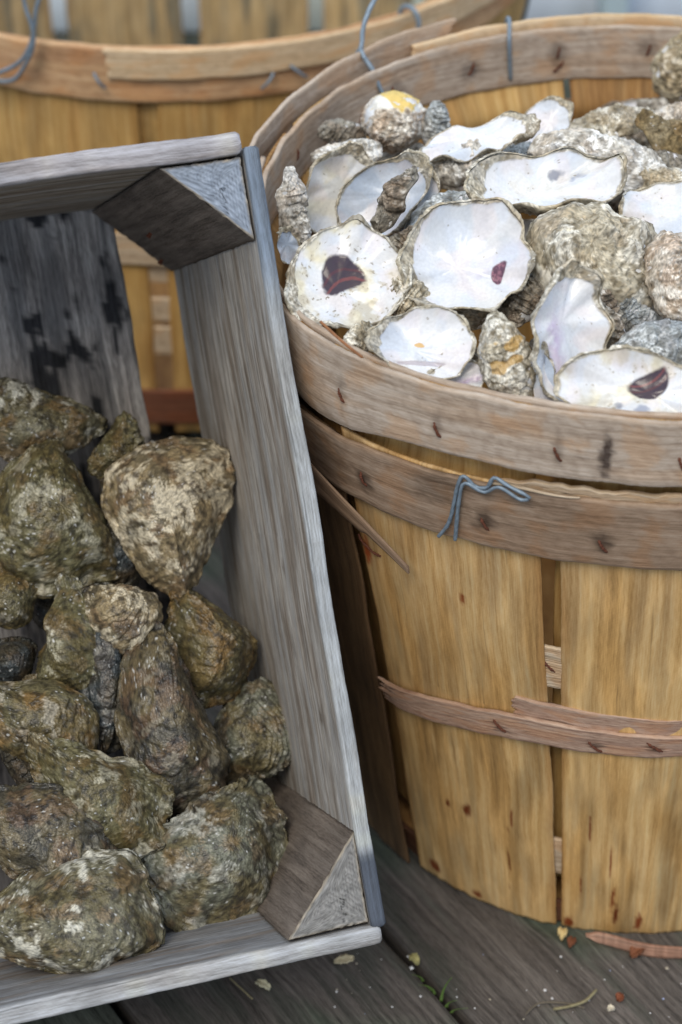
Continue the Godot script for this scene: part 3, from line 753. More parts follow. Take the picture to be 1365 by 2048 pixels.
func make_crate() -> void:
	var D := 0.2584
	var H := 0.4284
	var base := Vector3(-0.21, -0.009, -(D + 0.011))
	var b := Basis(CW, CV, CN).orthonormalized()
	var crate := thing("wooden_crate", "weathered grey wooden crate tipped on its side, filled with live oysters", "crate", Transform3D(b, CO + b * base))
	var front := func(silver: Color, inner: Color, zf: float, sd: float, dark_ends: bool) -> Callable:
		return func(p: Vector3) -> Color:
			var n := nf.get_noise_2d(p.x * 26.0 + sd, p.z * 60.0)
			if p.z * zf > 0.127:
				var c := silver * (1.0 + 0.35 * n)
				if dark_ends:
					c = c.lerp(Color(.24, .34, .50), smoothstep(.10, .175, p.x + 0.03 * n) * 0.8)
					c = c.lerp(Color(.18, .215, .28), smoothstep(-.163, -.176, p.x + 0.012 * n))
				return c.clamp()
			var n2 := nf.get_noise_2d(p.x * 5.0 + sd, p.z * 55.0 + sd)
			var c := inner * (1.0 + 0.3 * n)
			c = c.lerp(Color(.46, .38, .31), smoothstep(.08, .40, n2) * 0.7)
			c = c.lerp(Color(.80, .84, .90), smoothstep(-.12, -.40, n2) * 0.5)
			for kn in [Vector2(.062, .070), Vector2(-.018, .056), Vector2(.150, .02), Vector2(-.1, .09)]:
				var kd := Vector2((p.x - kn.x) / .007, (p.z - kn.y) / .0022).length() + n
				c = c.lerp(Color(.22, .16, .11), smoothstep(1.4, 0.5, kd) * 0.8)
			return c.clamp()
	# boards: x along the board, y through it, z across it (+z to the front)
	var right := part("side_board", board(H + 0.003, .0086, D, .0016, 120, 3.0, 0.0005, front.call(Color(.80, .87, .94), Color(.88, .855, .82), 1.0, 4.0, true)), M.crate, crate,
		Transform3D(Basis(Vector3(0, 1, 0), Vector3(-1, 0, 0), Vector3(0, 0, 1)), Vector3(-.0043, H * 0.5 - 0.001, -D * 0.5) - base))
	right.set_meta("label", "grey side board with a bluish front edge")
	part("top_board", board(.425, .0122, D, .002, 110, 13.0, 0.0006, front.call(Color(.80, .80, .88), Color(.70, .65, .58), 1.0, 14.0, false)), M.crate, crate,
		Transform3D(Basis(Vector3(1, 0, 0), Vector3(0, 1, 0), Vector3(0, 0, 1)), Vector3(-.0095 - .2125, .4258 + .0061, -D * 0.5 + .003) - base))
	part("bottom_board", board(.435, .0105, D, .0018, 110, 23.0, 0.0006, front.call(Color(.82, .86, .92), Color(.54, .57, .62), 1.0, 24.0, false)), M.crate, crate,
		Transform3D(Basis(Vector3(1, 0, 0), Vector3(0, 1, 0), Vector3(0, 0, 1)), Vector3(-.0035 - .2175, -.0056, -D * 0.5) - base))
	part("side_board", board(H, .0086, D, .0016, 60, 33.0, 0.0005, front.call(Color(.9, .95, 1.0), Color(.72, .70, .68), 1.0, 34.0, false)), M.crate, crate,
		Transform3D(Basis(Vector3(0, 1, 0), Vector3(-1, 0, 0), Vector3(0, 0, 1)), Vector3(-.430, H * 0.5 - 0.001, -D * 0.5) - base))
	# slats across the back of the crate
	var u0 := -0.041
	for k in 3:
		var w := [.118, .112, .118][k] as float
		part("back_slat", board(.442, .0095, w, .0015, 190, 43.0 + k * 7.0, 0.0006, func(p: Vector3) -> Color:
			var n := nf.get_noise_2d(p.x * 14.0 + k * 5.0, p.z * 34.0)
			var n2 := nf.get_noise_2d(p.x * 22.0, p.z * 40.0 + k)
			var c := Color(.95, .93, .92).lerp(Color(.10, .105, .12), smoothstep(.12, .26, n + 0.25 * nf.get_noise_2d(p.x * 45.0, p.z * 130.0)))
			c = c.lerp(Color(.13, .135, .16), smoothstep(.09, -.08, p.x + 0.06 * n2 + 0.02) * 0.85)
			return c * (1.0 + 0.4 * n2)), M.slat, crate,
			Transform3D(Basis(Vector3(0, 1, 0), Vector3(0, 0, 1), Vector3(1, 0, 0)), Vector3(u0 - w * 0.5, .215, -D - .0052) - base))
		u0 -= w + 0.004
	# triangular corner blocks
	var tri := [
		[Vector2(-.0550, .4246), Vector2(-.0095, .4248), Vector2(-.0095, .3790)],
		[Vector2(-.0088, .0530), Vector2(-.0088, .0006), Vector2(-.0560, .0006)],
		[Vector2(-.4250, .4246), Vector2(-.3790, .4246), Vector2(-.4250, .3780)],
		[Vector2(-.4250, .0530), Vector2(-.3780, .0006), Vector2(-.4250, .0006)]]
	for k in 4:
		var T: Array = tri[k]
		var a: Vector2 = T[0]
		var bq: Vector2 = T[1]
		var cq: Vector2 = T[2]
		if (bq - a).cross(cq - a) < 0.0:
			var sw := bq
			bq = cq
			cq = sw
		var cen := (a + bq + cq) / 3.0
		var loop := []
		for e in 3:
			var p: Vector2 = [a, bq, cq][e]
			var q: Vector2 = [bq, cq, a][e]
			for i in 24:
				loop.append(p.lerp(q, i / 24.0))
		loop.append(loop[0])
		var v := PackedVector3Array()
		var c := PackedColorArray()
		var u := PackedVector2Array()
		var zf := -0.0035
		for j in 42:
			var z := lerpf(zf, -D + 0.0005, j / 41.0)
			var per := 0.0
			for i in 73:
				var p: Vector2 = loop[i]
				if i > 0:
					per += p.distance_to(loop[i - 1])
				var n := ns.get_noise_3d(p.x * 300.0, p.y * 300.0, z * 90.0)
				var inward := (cen - p).normalized()
				var hyp := 1.0 if (k == 0 and (i >= 48 or i <= 0)) or true else 0.0
				var p3 := p + inward * (0.0004 + 0.0006 * n) * hyp
				v.append(Vector3(p3.x, p3.y, z + 0.0006 * n) - base)
				var m := 0.85 + 0.3 * nf.get_noise_3d(p.x * 60.0 + k, p.y * 60.0, z * 20.0)
				c.append(Color(m, m, m))
				u.append(Vector2(per / 0.12, z / 0.5))
		var blk := part("corner_block", finish(v, c, u, grid_index(72, 41, true)), M.block, crate)
		# sawn end grain at the front
		v = PackedVector3Array()
		c = PackedColorArray()
		u = PackedVector2Array()
		for j in 26:
			var s := j / 25.0
			for i in 73:
				var p: Vector2 = cen.lerp(loop[i], s)
				var n := nf.get_noise_2d(p.x * 130.0 + k * 3.0, p.y * 170.0)
				var n2 := nf.get_noise_2d(p.x * 1300.0, p.y * 900.0)
				var inw := (cen - p).normalized() * (0.0006 * (1.0 + ns.get_noise_2d(p.x * 900.0, p.y * 900.0)))
				if j == 25:
					v.append(Vector3(p.x + inw.x, p.y + inw.y, zf - 0.0006) - base)
				else:
					v.append(Vector3(p.x + inw.x * s, p.y + inw.y * s, zf + 0.0011 + 0.0008 * n) - base)
				var col := (Color(.36, .41, .49) if k == 0 else Color(.31, .30, .285))
				col = col.lerp(Color(.44, .38, .30), smoothstep(0.86, 1.0, s + n * 0.06))
				var ringd := Vector2(p.x - cen.x + 0.05, p.y - cen.y + 0.06).length()
				var g := 0.70 + 0.22 * n + 0.22 * n2 + 0.13 * sin(ringd * 2600.0 + 3.0 * n) + 0.10 * sin(p.x * 3600.0 + 2.0 * n2)
				if absf(p.x - cen.x + 0.003 * n - 0.002) < 0.0004 and p.y < cen.y:
					g *= 0.35
				c.append((col * g).clamp())
				u.append(Vector2(p.x / .12, p.y / .5))
		part("end_grain", finish(v, c, u, grid_index(72, 25)), M.end_grain, blk)
	# nails
	for q in [Vector3(-.036, .3995, -.17), Vector3(-.020, .3855, -.235), Vector3(-.030, .0283, -.12)]:
		var nl := CylinderMesh.new()
		nl.top_radius = .0016; nl.bottom_radius = .0012; nl.height = .003; nl.radial_segments = 10
		var dirn := Vector3(-1, -1, 0).normalized() if q.y > .2 else Vector3(-1, 1, 0).normalized()
		part("nail", nl, M.rust, crate, Transform3D(Basis(Quaternion(Vector3.UP, dirn)), q - base))

# ---------------------------------------------------------------- deck, wall, litter
func make_place() -> void:
	var g := PlaneMesh.new()
	g.size = Vector2(60, 60)
	var gm := StandardMaterial3D.new()
	gm.albedo_color = Color(.10, .085, .065).linear_to_srgb()
	gm.roughness = 1.0
	var ground := part("ground", g, gm, self, Transform3D(Basis.IDENTITY, Vector3(0, -.30, 0)))
	ground.set_meta("kind", "structure")
	var deck := Node3D.new()
	deck.name = "deck"
	deck.set_meta("kind", "structure")
	add_child(deck)
	var dir := Vector3(.544, 0, .839)
	var nor := Vector3(.839, 0, -.544)
	for k in range(-9, 9):
		var w := .166
		var mid := nor * (-.238 + .0865 + k * .173) + dir * (.1 if k % 2 == 0 else -.1)
		var sdk := float(k) * 17.0 + 5.0
		var near := absf(k + 0.5) < 2.6
		part("plank", board(3.2, .034, w, .004, 420 if near else 60, sdk, 0.0009, func(p: Vector3) -> Color:
			var n := nf.get_noise_2d(p.x * 7.0 + sdk, p.z * 16.0)
			var n2 := ns.get_noise_2d(p.x * 5.0 + sdk, p.z * 9.0 + 30.0)
			var c := Color(.86, .82, .80).lerp(Color(.62, .80, .66), smoothstep(-.1, .4, n2 + n * 0.5) * 0.7)
			var kn := Vector2((p.x - 0.216) / 0.02, (p.z + 0.004) / 0.013).length() + n * 0.5
			if k == 0:
				c = c.lerp(Color(.45, .38, .38), smoothstep(1.6, 0.5, kn) * 0.75)
			return (c * (1.0 + 0.3 * n)).clamp(), Vector2(rng.randf(), rng.randf())), M.deck, deck,
			Transform3D(Basis(dir, Vector3.UP, dir.cross(Vector3.UP)), mid - Vector3(0, .0178, 0)))
	for k in 3:
		var jo := part("joist", board(4.0, .12, .05, .003, 20, 200.0 + k, 0.001, func(_p): return Color(.7, .7, .7)), M.deck, deck,
			Transform3D(Basis(nor, Vector3.UP, nor.cross(Vector3.UP)), dir * (-.9 + k * .75) - Vector3(0, .097, 0)))
		jo.visible = true
	# white painted plank wall behind
	var wall := thing("plank_wall", "pale painted plank wall at the back, far out of focus", "wall", Transform3D(Basis.IDENTITY, Vector3(0, 0, -1.16)))
	var tones := [Color(.72, .79, .84), Color(.68, .75, .66), Color(.75, .79, .70), Color(.66, .75, .84)]
	for k in range(-14, 12):
		var tc: Color = tones[(k + 28) % 4]
		if k == 0 or k == 1:
			tc = Color(.66, .75, .88)
		if k == -1:
			tc = Color(.72, .77, .66)
		part("plank", board(.9, .018, .112, .002, 20, 300.0 + k, 0.0006, func(p: Vector3) -> Color:
			var n := nf.get_noise_2d(p.x * 8.0 + k, p.z * 30.0)
			return (tc * (1.0 + 0.12 * n)).clamp()), M.paint, wall,
			Transform3D(Basis(Vector3(0, 1, 0), Vector3(0, 0, 1), Vector3(1, 0, 0)), Vector3(.057 + k * .115, .452, -.01)))
	var post := part("post", board(.92, .05, .028, .003, 20, 340.0, 0.0006, func(_p): return Color(.42, .54, .60)), M.paint, wall,
		Transform3D(Basis(Vector3(0, 1, 0), Vector3(0, 0, 1), Vector3(1, 0, 0)), Vector3(.105, .461, .03)))
	post.set_meta("label", "darker blue-grey post")
	part("rail", board(3.0, .03, .05, .003, 40, 350.0, 0.0006, func(_p): return Color(.6, .66, .70)), M.paint, wall,
		Transform3D(Basis(Vector3(1, 0, 0), Vector3(0, 0, 1), Vector3(0, -1, 0)), Vector3(-.1, .93, .0)))

func chip(called: String, label: String, category: String, at: Vector3, size: Vector3, turn: float, col: Color, sd: float, group := "") -> void:
	var P := func(a: float, o: float, t: float) -> Vector3:
		var w := size.z * (0.35 + 0.65 * sin(PI * clampf(t * 0.9 + 0.05, 0, 1))) * (1.0 + 0.4 * ns.get_noise_2d(t * 6.0, sd))
		return Vector3((t - 0.5) * size.x + 0.15 * size.x * ns.get_noise_2d(a * 2.0, sd + 8.0), size.y * (o + 0.6 * sin(t * 3.0) + 0.5 * a * a), a * w * 0.5)
	size *= Vector3(.68, .9, .62)
	var m := strip(P, 6, 14, size.z, size.x, func(a, t, _o): return (col * (1.0 + 0.4 * ns.get_noise_2d(float(a) * 9.0 + sd, float(t) * 20.0))).clamp())
	var o := part(called, m, M.bare, self, Transform3D(Basis(Vector3.UP, turn), at))
	tag(o, label, category, group)

func make_litter() -> void:
	chip("wood_chip", "largest pale wood chip on the deck just under the crate corner", "wood chip", Vector3(-.190, .0012, .2135), Vector3(.011, .0014, .006), .2, Color(.55, .47, .30), 1.0, "litter on the deck")
	chip("wood_chip", "pale folded chip lying on the dark deck left of the largest chip", "wood chip", Vector3(-.2405, .0012, .2345), Vector3(.0095, .002, .005), -.6, Color(.55, .50, .33), 2.0, "litter on the deck")
	chip("wood_chip", "dark red chip at the lower right of the deck", "wood chip", Vector3(-.0195, .0014, .2450), Vector3(.0055, .0022, .0055), .9, Color(.17, .05, .02), 5.0, "litter on the deck")
	chip("wood_chip", "pale crumb beside the dark red chip", "wood chip", Vector3(-.0260, .0014, .2540), Vector3(.004, .002, .0035), .1, Color(.60, .54, .42), 6.0, "litter on the deck")
	chip("wood_chip", "red-brown bark bit beside the splinter at the basket's foot", "wood chip", Vector3(-.046, .0014, .199), Vector3(.0075, .002, .005), 1.2, Color(.15, .05, .02), 7.0, "litter on the deck")
	chip("wood_chip", "red-brown bark bit under the right end of the splinter", "wood chip", Vector3(-.004, .0014, .207), Vector3(.012, .003, .008), .6, Color(.17, .06, .025), 8.0, "litter on the deck")
	chip("wood_chip", "straw coloured chip stuck upright under the gap between two staves", "wood chip", Vector3(-.0515, .0020, .1935), Vector3(.008, .003, .006), 1.4, Color(.58, .44, .20), 9.0, "litter on the deck")
	chip("wood_chip", "mossy yellow crumb in the seam between two deck planks", "wood chip", Vector3(-.1465, .0014, .2140), Vector3(.008, .003, .005), -.9, Color(.36, .32, .13), 11.0, "litter on the deck")
	# long splinter at the foot of the basket
	var sp := part("wood_splinter", strip(func(a: float, o: float, t: float) -> Vector3:
		return Vector3(lerpf(-.037, .040, t), .008 - .004 * t + a * (.0042 - .0018 * absf(t - 0.5)) * smoothstep(0.0, 0.1, t) + .001 * sin(t * 9.0), lerpf(.1965, .2130, t) + .002 * sin(t * 4.0) + o * .0016 + a * -.001), 5, 50, .009, .09, func(_a, t, _o): return Color(.85, .72, .66) * (0.9 + 0.3 * ns.get_noise_1d(float(t) * 40.0))), M.hoop_pink, self)
	tag(sp, "long pinkish wood splinter leaning against the foot of the yellow basket", "splinter")
	var tw := part("dry_stem", tube([Vector3(-.079, .003, .2585), Vector3(-.070, .0035, .2500), Vector3(-.055, .0035, .2495), Vector3(-.046, .003, .2515), Vector3(-.042, .003, .2535)], .0007, 6), plain(Color(.17, .14, .10), .8), self)
	tag(tw, "dark curved dry stem lying on the deck at the bottom edge", "stem")
	var tw2 := part("dry_stem", tube([Vector3(-.062, .0045, .2555), Vector3(-.050, .005, .2530), Vector3(-.041, .0055, .2490), Vector3(-.034, .008, .2425)], .0010, 6), plain(Color(.30, .26, .14), .8), self)
	tag(tw2, "greenish dry stem crossing the dark one on the deck", "stem")
	var tw3 := part("dry_stem", tube([Vector3(-.262, .002, .2275), Vector3(-.255, .0025, .236), Vector3(-.2465, .002, .2455)], .0006, 6), plain(Color(.32, .27, .15), .8), self)
	tag(tw3, "straight pale stem poking out from under the crate", "stem")
	# grass in the seam
	var gr := thing("grass_tuft", "few green grass blades growing from the seam between deck planks", "grass", Transform3D(Basis.IDENTITY, Vector3(-.130, -.004, .242)))
	for k in 6:
		var bx := [0.0, -.004, -.006, .003, .006, -.011][k] as float
		var hh := [.026, .012, .009, .010, .008, .010][k] as float
		var ln := [.006, -.006, -.008, .006, .010, -.007][k] as float
		part("blade", strip(func(a: float, o: float, t: float) -> Vector3:
			return Vector3(bx + ln * t * t + a * .0011 * (1.0 - t * 0.9), hh * t, bx * 1.5 + o * .0003 + .003 * t * t), 2, 14, .002, hh, func(_a, _t, _o): return Color(1, 1, 1)), M.grass, gr)
	# shell grit on the deck
	var st := PackedVector3Array()
	var sc := PackedColorArray()
	var su := PackedVector2Array()
	var si := PackedInt32Array()
	rng.seed = 77
	for k in 44:
		var at := Vector3(rng.randf_range(-.20, .03), .0016, rng.randf_range(.205, .262))
		if Vector2(at.x, at.z).length() < .203:
			continue
		var r := rng.randf_range(.0003, .0010) * (1.6 if rng.randf() < 0.12 else 1.0)
		var col := Color(.70, .70, .70) if rng.randf() < 0.6 else Color(.40, .36, .28)
		if rng.randf() < 0.12:
			col = Color(.40, .48, .75)
		var b0 := st.size()
		for q in [Vector3(1, 0, .1), Vector3(-.3, .1, .9), Vector3(-.8, 0, -.5), Vector3(.2, 0, -1), Vector3(0, .9, 0)]:
			st.append(at + q * r * rng.randf_range(.7, 1.3)); sc.append(col); su.append(Vector2.ZERO)
		for q in [0, 4, 1, 1, 4, 2, 2, 4, 3, 3, 4, 0]:
			si.append(b0 + q)
	var grit := part("shell_grit", finish(st, sc, su, si), M.bare, self)
	grit.set_meta("kind", "stuff")
	grit.set_meta("label", "white and grey shell grit scattered on the deck")
	grit.set_meta("category", "grit")
	# pine needle stuck between shells and hoop
	var pn := part("pine_needle", tube([Vector3(-0.2034, 0.4470, 0.1702), Vector3(-0.1960, 0.4450, 0.1799), Vector3(-0.1881, 0.4420, 0.1879), Vector3(-0.1805, 0.4370, 0.1908)], .0009, 6), plain(Color(.36, .15, .055), .7), self)
	tag(pn, "orange-brown pine needle sticking out between the shells and the front hoop", "pine needle")

# ---------------------------------------------------------------- build
func _ready() -> void:
	# camera, sky, light, exposure
	var cam := Camera3D.new()
	cam.name = "camera"
	var lens := CameraAttributesPhysical.new()
	lens.frustum_focal_length = 53.33
	lens.frustum_focus_distance = 1.275
	lens.frustum_near = 0.05
	lens.frustum_far = 200.0
	lens.exposure_aperture = 4.0
	cam.attributes = lens
	add_child(cam)
	cam.position = Vector3(-.19217, 1.08138, 1.19736)
	cam.rotation_degrees = Vector3(-36.498, 0, 0)
	cam.current = true
	var we := WorldEnvironment.new()
	we.name = "world"
	var env := Environment.new()
	env.background_mode = Environment.BG_SKY
	var sky := Sky.new()
	var sm := ProceduralSkyMaterial.new()
	sm.sky_top_color = Color(.86, .92, 1.0)
	sm.sky_horizon_color = Color(.80, .85, .92)
	sm.sky_curve = 0.2
	sm.ground_bottom_color = Color(.25, .23, .20)
	sm.ground_horizon_color = Color(.45, .45, .44)
	sm.sky_energy_multiplier = 1.0
	sky.sky_material = sm
	env.sky = sky
	env.tonemap_mode = Environment.TONE_MAPPER_LINEAR
	env.tonemap_exposure = 1.25
	env.sdfgi_enabled = true
	env.ssao_enabled = true
	env.ssil_enabled = true
	we.environment = env
	add_child(we)
	var sun := DirectionalLight3D.new()
	sun.name = "sun"
	sun.light_energy = 0.5
	sun.light_color = Color(1.0, .97, .92)
	sun.light_angular_distance = 25.0
	sun.shadow_enabled = true
	add_child(sun)
	sun.look_at_from_position(Vector3.ZERO, Vector3(.25, -1.0, -.70))

	rng.seed = 4242
	ns.noise_type = FastNoiseLite.TYPE_SIMPLEX_SMOOTH
	ns.frequency = 1.0
	ns.seed = 3
	ns.fractal_type = FastNoiseLite.FRACTAL_NONE
	nf.noise_type = FastNoiseLite.TYPE_SIMPLEX_SMOOTH
	nf.frequency = 1.0
	nf.seed = 8
	nf.fractal_type = FastNoiseLite.FRACTAL_FBM
	nf.fractal_octaves = 3

	# materials
	var ct := FastNoiseLite.new()
	ct.noise_type = FastNoiseLite.TYPE_SIMPLEX_SMOOTH
	ct.frequency = 0.07
	ct.fractal_octaves = 5
	ct.seed = 5
	var ci := ct.get_seamless_image(256, 256)
	M.crust_tex = ImageTexture.create_from_image(ci)
	M.live_crust = crust(28.0, 0.06, 0.38, 0.5)
	M.dry_crust = crust(28.0, 0.04, 0.85, 0.3)
	M.nacre = crust(20.0, 0.0, 0.30, 0.5)
	M.crate = wood(100, Color(.26, .24, .22), Color(.45, .43, .405), Color(.62, .61, .60), Color(.37, .325, .28), 0.65, 0.7, 0.5, 0.045, 0.85)
	M.slat = wood(110, Color(.14, .132, .13), Color(.34, .325, .315), Color(.56, .54, .52), Color(.10, .10, .105), 0.8, 0.5, 0.7, 0.04, 0.75)
	M.block = wood(120, Color(.10, .08, .066), Color(.215, .175, .145), Color(.30, .255, .215), Color(.155, .13, .112), 0.6, 0.25, 0.5, 0.03, 0.85)
	M.veneer = wood(130, Color(.50, .295, .105), Color(.70, .46, .205), Color(.80, .60, .32), Color(.58, .335, .115), 0.45, 0.45, 0.7, 0.025, 0.6)
	M.veneer_mid = wood(140, Color(.42, .23, .07), Color(.58, .365, .13), Color(.69, .48, .21), Color(.50, .28, .09), 0.4, 0.3, 0.6, 0.02, 0.65)
	M.veneer_brown = wood(150, Color(.24, .115, .04), Color(.40, .22, .075), Color(.52, .32, .125), Color(.30, .15, .05), 0.5, 0.35, 0.5, 0.02, 0.65)
	M.veneer_spot = wood(160, Color(.40, .31, .17), Color(.58, .47, .28), Color(.68, .59, .41), Color(.27, .26, .20), 0.4, 0.2, 1.0, 0.02, 0.7)
	M.veneer_shaded = wood(155, Color(.085, .05, .025), Color(.16, .095, .045), Color(.24, .15, .075), Color(.10, .06, .03), 0.5, 0.35, 0.5, 0.02, 0.7)  # darkened stave wood: the crate's shade is put into its colour
	M.hoop_grey = wood(170, Color(0.312, 0.242, 0.183), Color(0.468, 0.382, 0.308), Color(0.593, 0.515, 0.437), Color(0.452, 0.312, 0.203), 0.65, 0.25, 0.45, 0.025, 0.8)
	M.hoop_brown = wood(180, Color(0.203, 0.139, 0.094), Color(0.330, 0.236, 0.165), Color(0.435, 0.338, 0.259), Color(0.255, 0.165, 0.105), 0.65, 0.25, 0.5, 0.025, 0.8)
	M.hoop_pink = wood(190, Color(0.281, 0.168, 0.121), Color(0.445, 0.300, 0.222), Color(0.562, 0.421, 0.328), Color(0.359, 0.218, 0.156), 0.75, 0.4, 0.45, 0.035, 0.8)
	M.hoop_raw = wood(200, Color(.38, .27, .17), Color(.55, .43, .30), Color(.68, .57, .43), Color(.48, .33, .20), 0.9, 0.4, 0.3, 0.05, 0.8)
	M.hoop_warm = wood(210, Color(.40, .225, .115), Color(.60, .385, .215), Color(.72, .51, .32), Color(.42, .23, .125), 0.5, 0.25, 0.5, 0.02, 0.75)
	M.hoop_tan = wood(220, Color(.52, .38, .22), Color(.68, .52, .34), Color(.78, .65, .47), Color(.58, .41, .24), 0.5, 0.25, 0.4, 0.02, 0.75)
	M.hoop_dark = wood(230, Color(.07, .03, .018), Color(.14, .06, .03), Color(.2, .1, .05), Color(.09, .035, .02), 0.6, 0.3, 0.4, 0.03, 0.8)
	M.hoop_red = wood(235, Color(.12, .045, .025), Color(.22, .085, .045), Color(.30, .13, .07), Color(.14, .05, .03), 0.5, 0.3, 0.4, 0.03, 0.8)
	M.deck = wood(240, Color(.040, .037, .034), Color(.115, .106, .097), Color(.19, .175, .162), Color(.075, .082, .070), 0.7, 0.7, 0.7, 0.05, 0.7)
	M.paint = plain(Color(1, 1, 1), 0.6)
	M.bare = plain(Color(1, 1, 1), 0.85)
	M.end_grain = crust(70.0, 0.022, 0.9, 0.2)
	M.rust = plain(Color(.17, .055, .028), 0.85, 0.2)
	M.wire = plain(Color(.30, .38, .46), 0.55, 0.4)
	M.grass = plain(Color(.10, .17, .035), 0.6)

	make_place()
	make_baskets()
	make_crate()
	empty_shell("largest open oyster half shell, clean bright white cup with one purple scar near its edge", Vector3(-0.1244, 0.4506, 0.1083), Vector3(0.9453, 0.2444, -0.2160), Vector3(-0.0601, 0.7814, 0.6211), 0.0769, 0.0695, 11, {scar=[.21,-.17,.09,.05,.95,0], tint=0.1, blue=.45, pur=.25, dirt=.05, depth=.24, frill=.7, thick=.003, hinge=1})
	empty_shell("grime-speckled cream half shell with a round black-purple scar beside the crate", Vector3(-0.1901, 0.4405, 0.1164), Vector3(0.8291, 0.2789, -0.4846), Vector3(0.0999, 0.7789, 0.6191), 0.0729, 0.0614, 18, {scar=[.02,.06,.165,.175,-.2,1], tint=.75, blue=.1, dirt=.85, depth=.17, frill=.35, thick=.003})
	empty_shell("wide white half shell lying level on top behind the largest white one", Vector3(-0.0771, 0.4671, 0.0494), Vector3(0.9929, 0.0608, -0.1020), Vector3(-0.0201, 0.9324, 0.3609), 0.0936, 0.0477, 25, {tint=.15, blue=.35, dirt=.3, depth=.38, frill=.7, thick=.003, spot=[.1,.26,.05,.06], spot2=[.24,.2,.07,.05]})
	empty_shell("small ruffled white half shell lying against the front hoop, ochre flake in its cup", Vector3(-0.1499, 0.4378, 0.1774), Vector3(0.9984, -0.0564, -0.0066), Vector3(0.0503, 0.8248, 0.5632), 0.0597, 0.0399, 32, {tint=0., blue=.55, dirt=.2, depth=.32, frill=1.0, thick=.003, scar=[.02,-.2,.22,.035,0.0,2], flake=[.0,.06]})
	empty_shell("long narrow half shell standing upright, white inside with lilac streak and thick rough rim", Vector3(-0.0706, 0.4484, 0.1823), Vector3(-0.0499, -0.8080, 0.5870), Vector3(0.5566, 0.4655, 0.6881), 0.0772, 0.0493, 39, {tint=0., blue=.35, pur=1., dirt=.06, depth=.3, frill=.35, thick=.004})
	empty_shell("yellow-stained half shell at the front hoop with a banded dark red scar", Vector3(-0.0383, 0.4357, 0.2166), Vector3(-0.9916, -0.0298, -0.1256), Vector3(-0.0995, 0.7960, 0.5970), 0.0869, 0.0406, 46, {scar=[-.06,-.12,.13,.16,.5,1], tint=.7, blue=.3, dirt=.5, depth=.30, thick=.003, frill=.6, spot=[.12,.2,.05,.06], spot2=[-.02,.24,.04,.08]})
	empty_shell("small humped shell with two orange stains, wedged upright at the front hoop", Vector3(-0.1061, 0.4350, 0.1895), Vector3(0.2540, -0.7741, 0.5798), Vector3(-0.1527, 0.5599, 0.8144), 0.0516, 0.0287, 53, {out=1, pal=0, depth=.5, orange=1.})
	empty_shell("slate-blue sliver of shell interior between the orange-stained shell and the upright one", Vector3(-0.0857, 0.4270, 0.1954), Vector3(0.1381, -0.8590, 0.4929), Vector3(-0.5171, 0.3620, 0.7756), 0.0411, 0.0145, 60, {tint=0., blue=1.6, dirt=.1, depth=.18, frill=.4})
	empty_shell("big knobbly beige shell lying outer side up, right of the largest white one", Vector3(-0.0505, 0.4478, 0.1029), Vector3(0.8349, -0.3604, 0.4159), Vector3(0.0000, 0.7557, 0.6549), 0.0791, 0.0731, 67, {out=1, pal=0, depth=.42, rough=1.5})
	empty_shell("half shell at the right edge under a rough brown lip, dark purple scar inside", Vector3(-0.0011, 0.4513, 0.0585), Vector3(-0.9840, -0.0272, -0.1761), Vector3(-0.1002, 0.9016, 0.4208), 0.0690, 0.0392, 74, {scar=[-.18,-.16,.10,.13,.2,1], tint=.1, blue=.5, dirt=.2, depth=.2, frill=.7, thick=.004})
	empty_shell("pale pinkish humped shell at the right edge in front of the scarred one", Vector3(-0.0043, 0.4453, 0.1188), Vector3(0.3431, -0.6882, 0.6392), Vector3(0.1005, 0.7035, 0.7035), 0.0534, 0.0403, 81, {out=1, pal=3, depth=.45})
	empty_shell("smooth grey shell back behind the yellow-stained half shell", Vector3(-0.0193, 0.4352, 0.1769), Vector3(0.9943, -0.0568, -0.0899), Vector3(0.0995, 0.7960, 0.5970), 0.0514, 0.0353, 88, {out=1, pal=2, depth=.34, rough=.6})
	empty_shell("long chalk-white shell back with pinkish patches just behind the level white half shell", Vector3(-0.0394, 0.4442, -0.0228), Vector3(0.9871, -0.1195, 0.1068), Vector3(0.0502, 0.8634, 0.5020), 0.0855, 0.0386, 95, {out=1, pal=1, depth=.34, rough=.8})
	empty_shell("white half shell seen almost edge-on, with a grey frilled beak, near the back", Vector3(-0.1095, 0.4495, -0.0344), Vector3(-0.9434, -0.1440, 0.2988), Vector3(-0.0501, 0.9524, 0.3008), 0.0762, 0.0287, 102, {tint=.05, blue=.5, dirt=.1, depth=.2, frill=.8, thick=.004})
	empty_shell("pitted off-white shell back under the edge-on white half shell", Vector3(-0.1189, 0.4350, -0.0299), Vector3(0.9938, 0.1098, 0.0193), Vector3(-0.0995, 0.7960, 0.5970), 0.0507, 0.0328, 109, {out=1, pal=1, depth=.45})
	empty_shell("blue-white half shell with a rough upright beak nearest the back staves", Vector3(-0.0635, 0.4304, -0.0915), Vector3(-0.6715, -0.6379, 0.3771), Vector3(-0.2996, 0.6991, 0.6492), 0.0392, 0.0298, 116, {tint=0., blue=.9, pur=.2, dirt=.1, depth=.2, frill=.7, thick=.004})
	empty_shell("greyish cream shell back lying crosswise at the rear of the heap", Vector3(-0.0233, 0.4328, -0.0871), Vector3(-0.9564, -0.1480, 0.2517), Vector3(0.0000, 0.8619, 0.5070), 0.0589, 0.0243, 123, {out=1, pal=0, depth=.35})
	empty_shell("pale cream shell back at the rear right edge beside a brown one", Vector3(0.0186, 0.4318, -0.0957), Vector3(1.0000, 0.0000, 0.0000), Vector3(0.0000, 0.8000, 0.6000), 0.0345, 0.0259, 130, {out=1, pal=3, depth=.4})
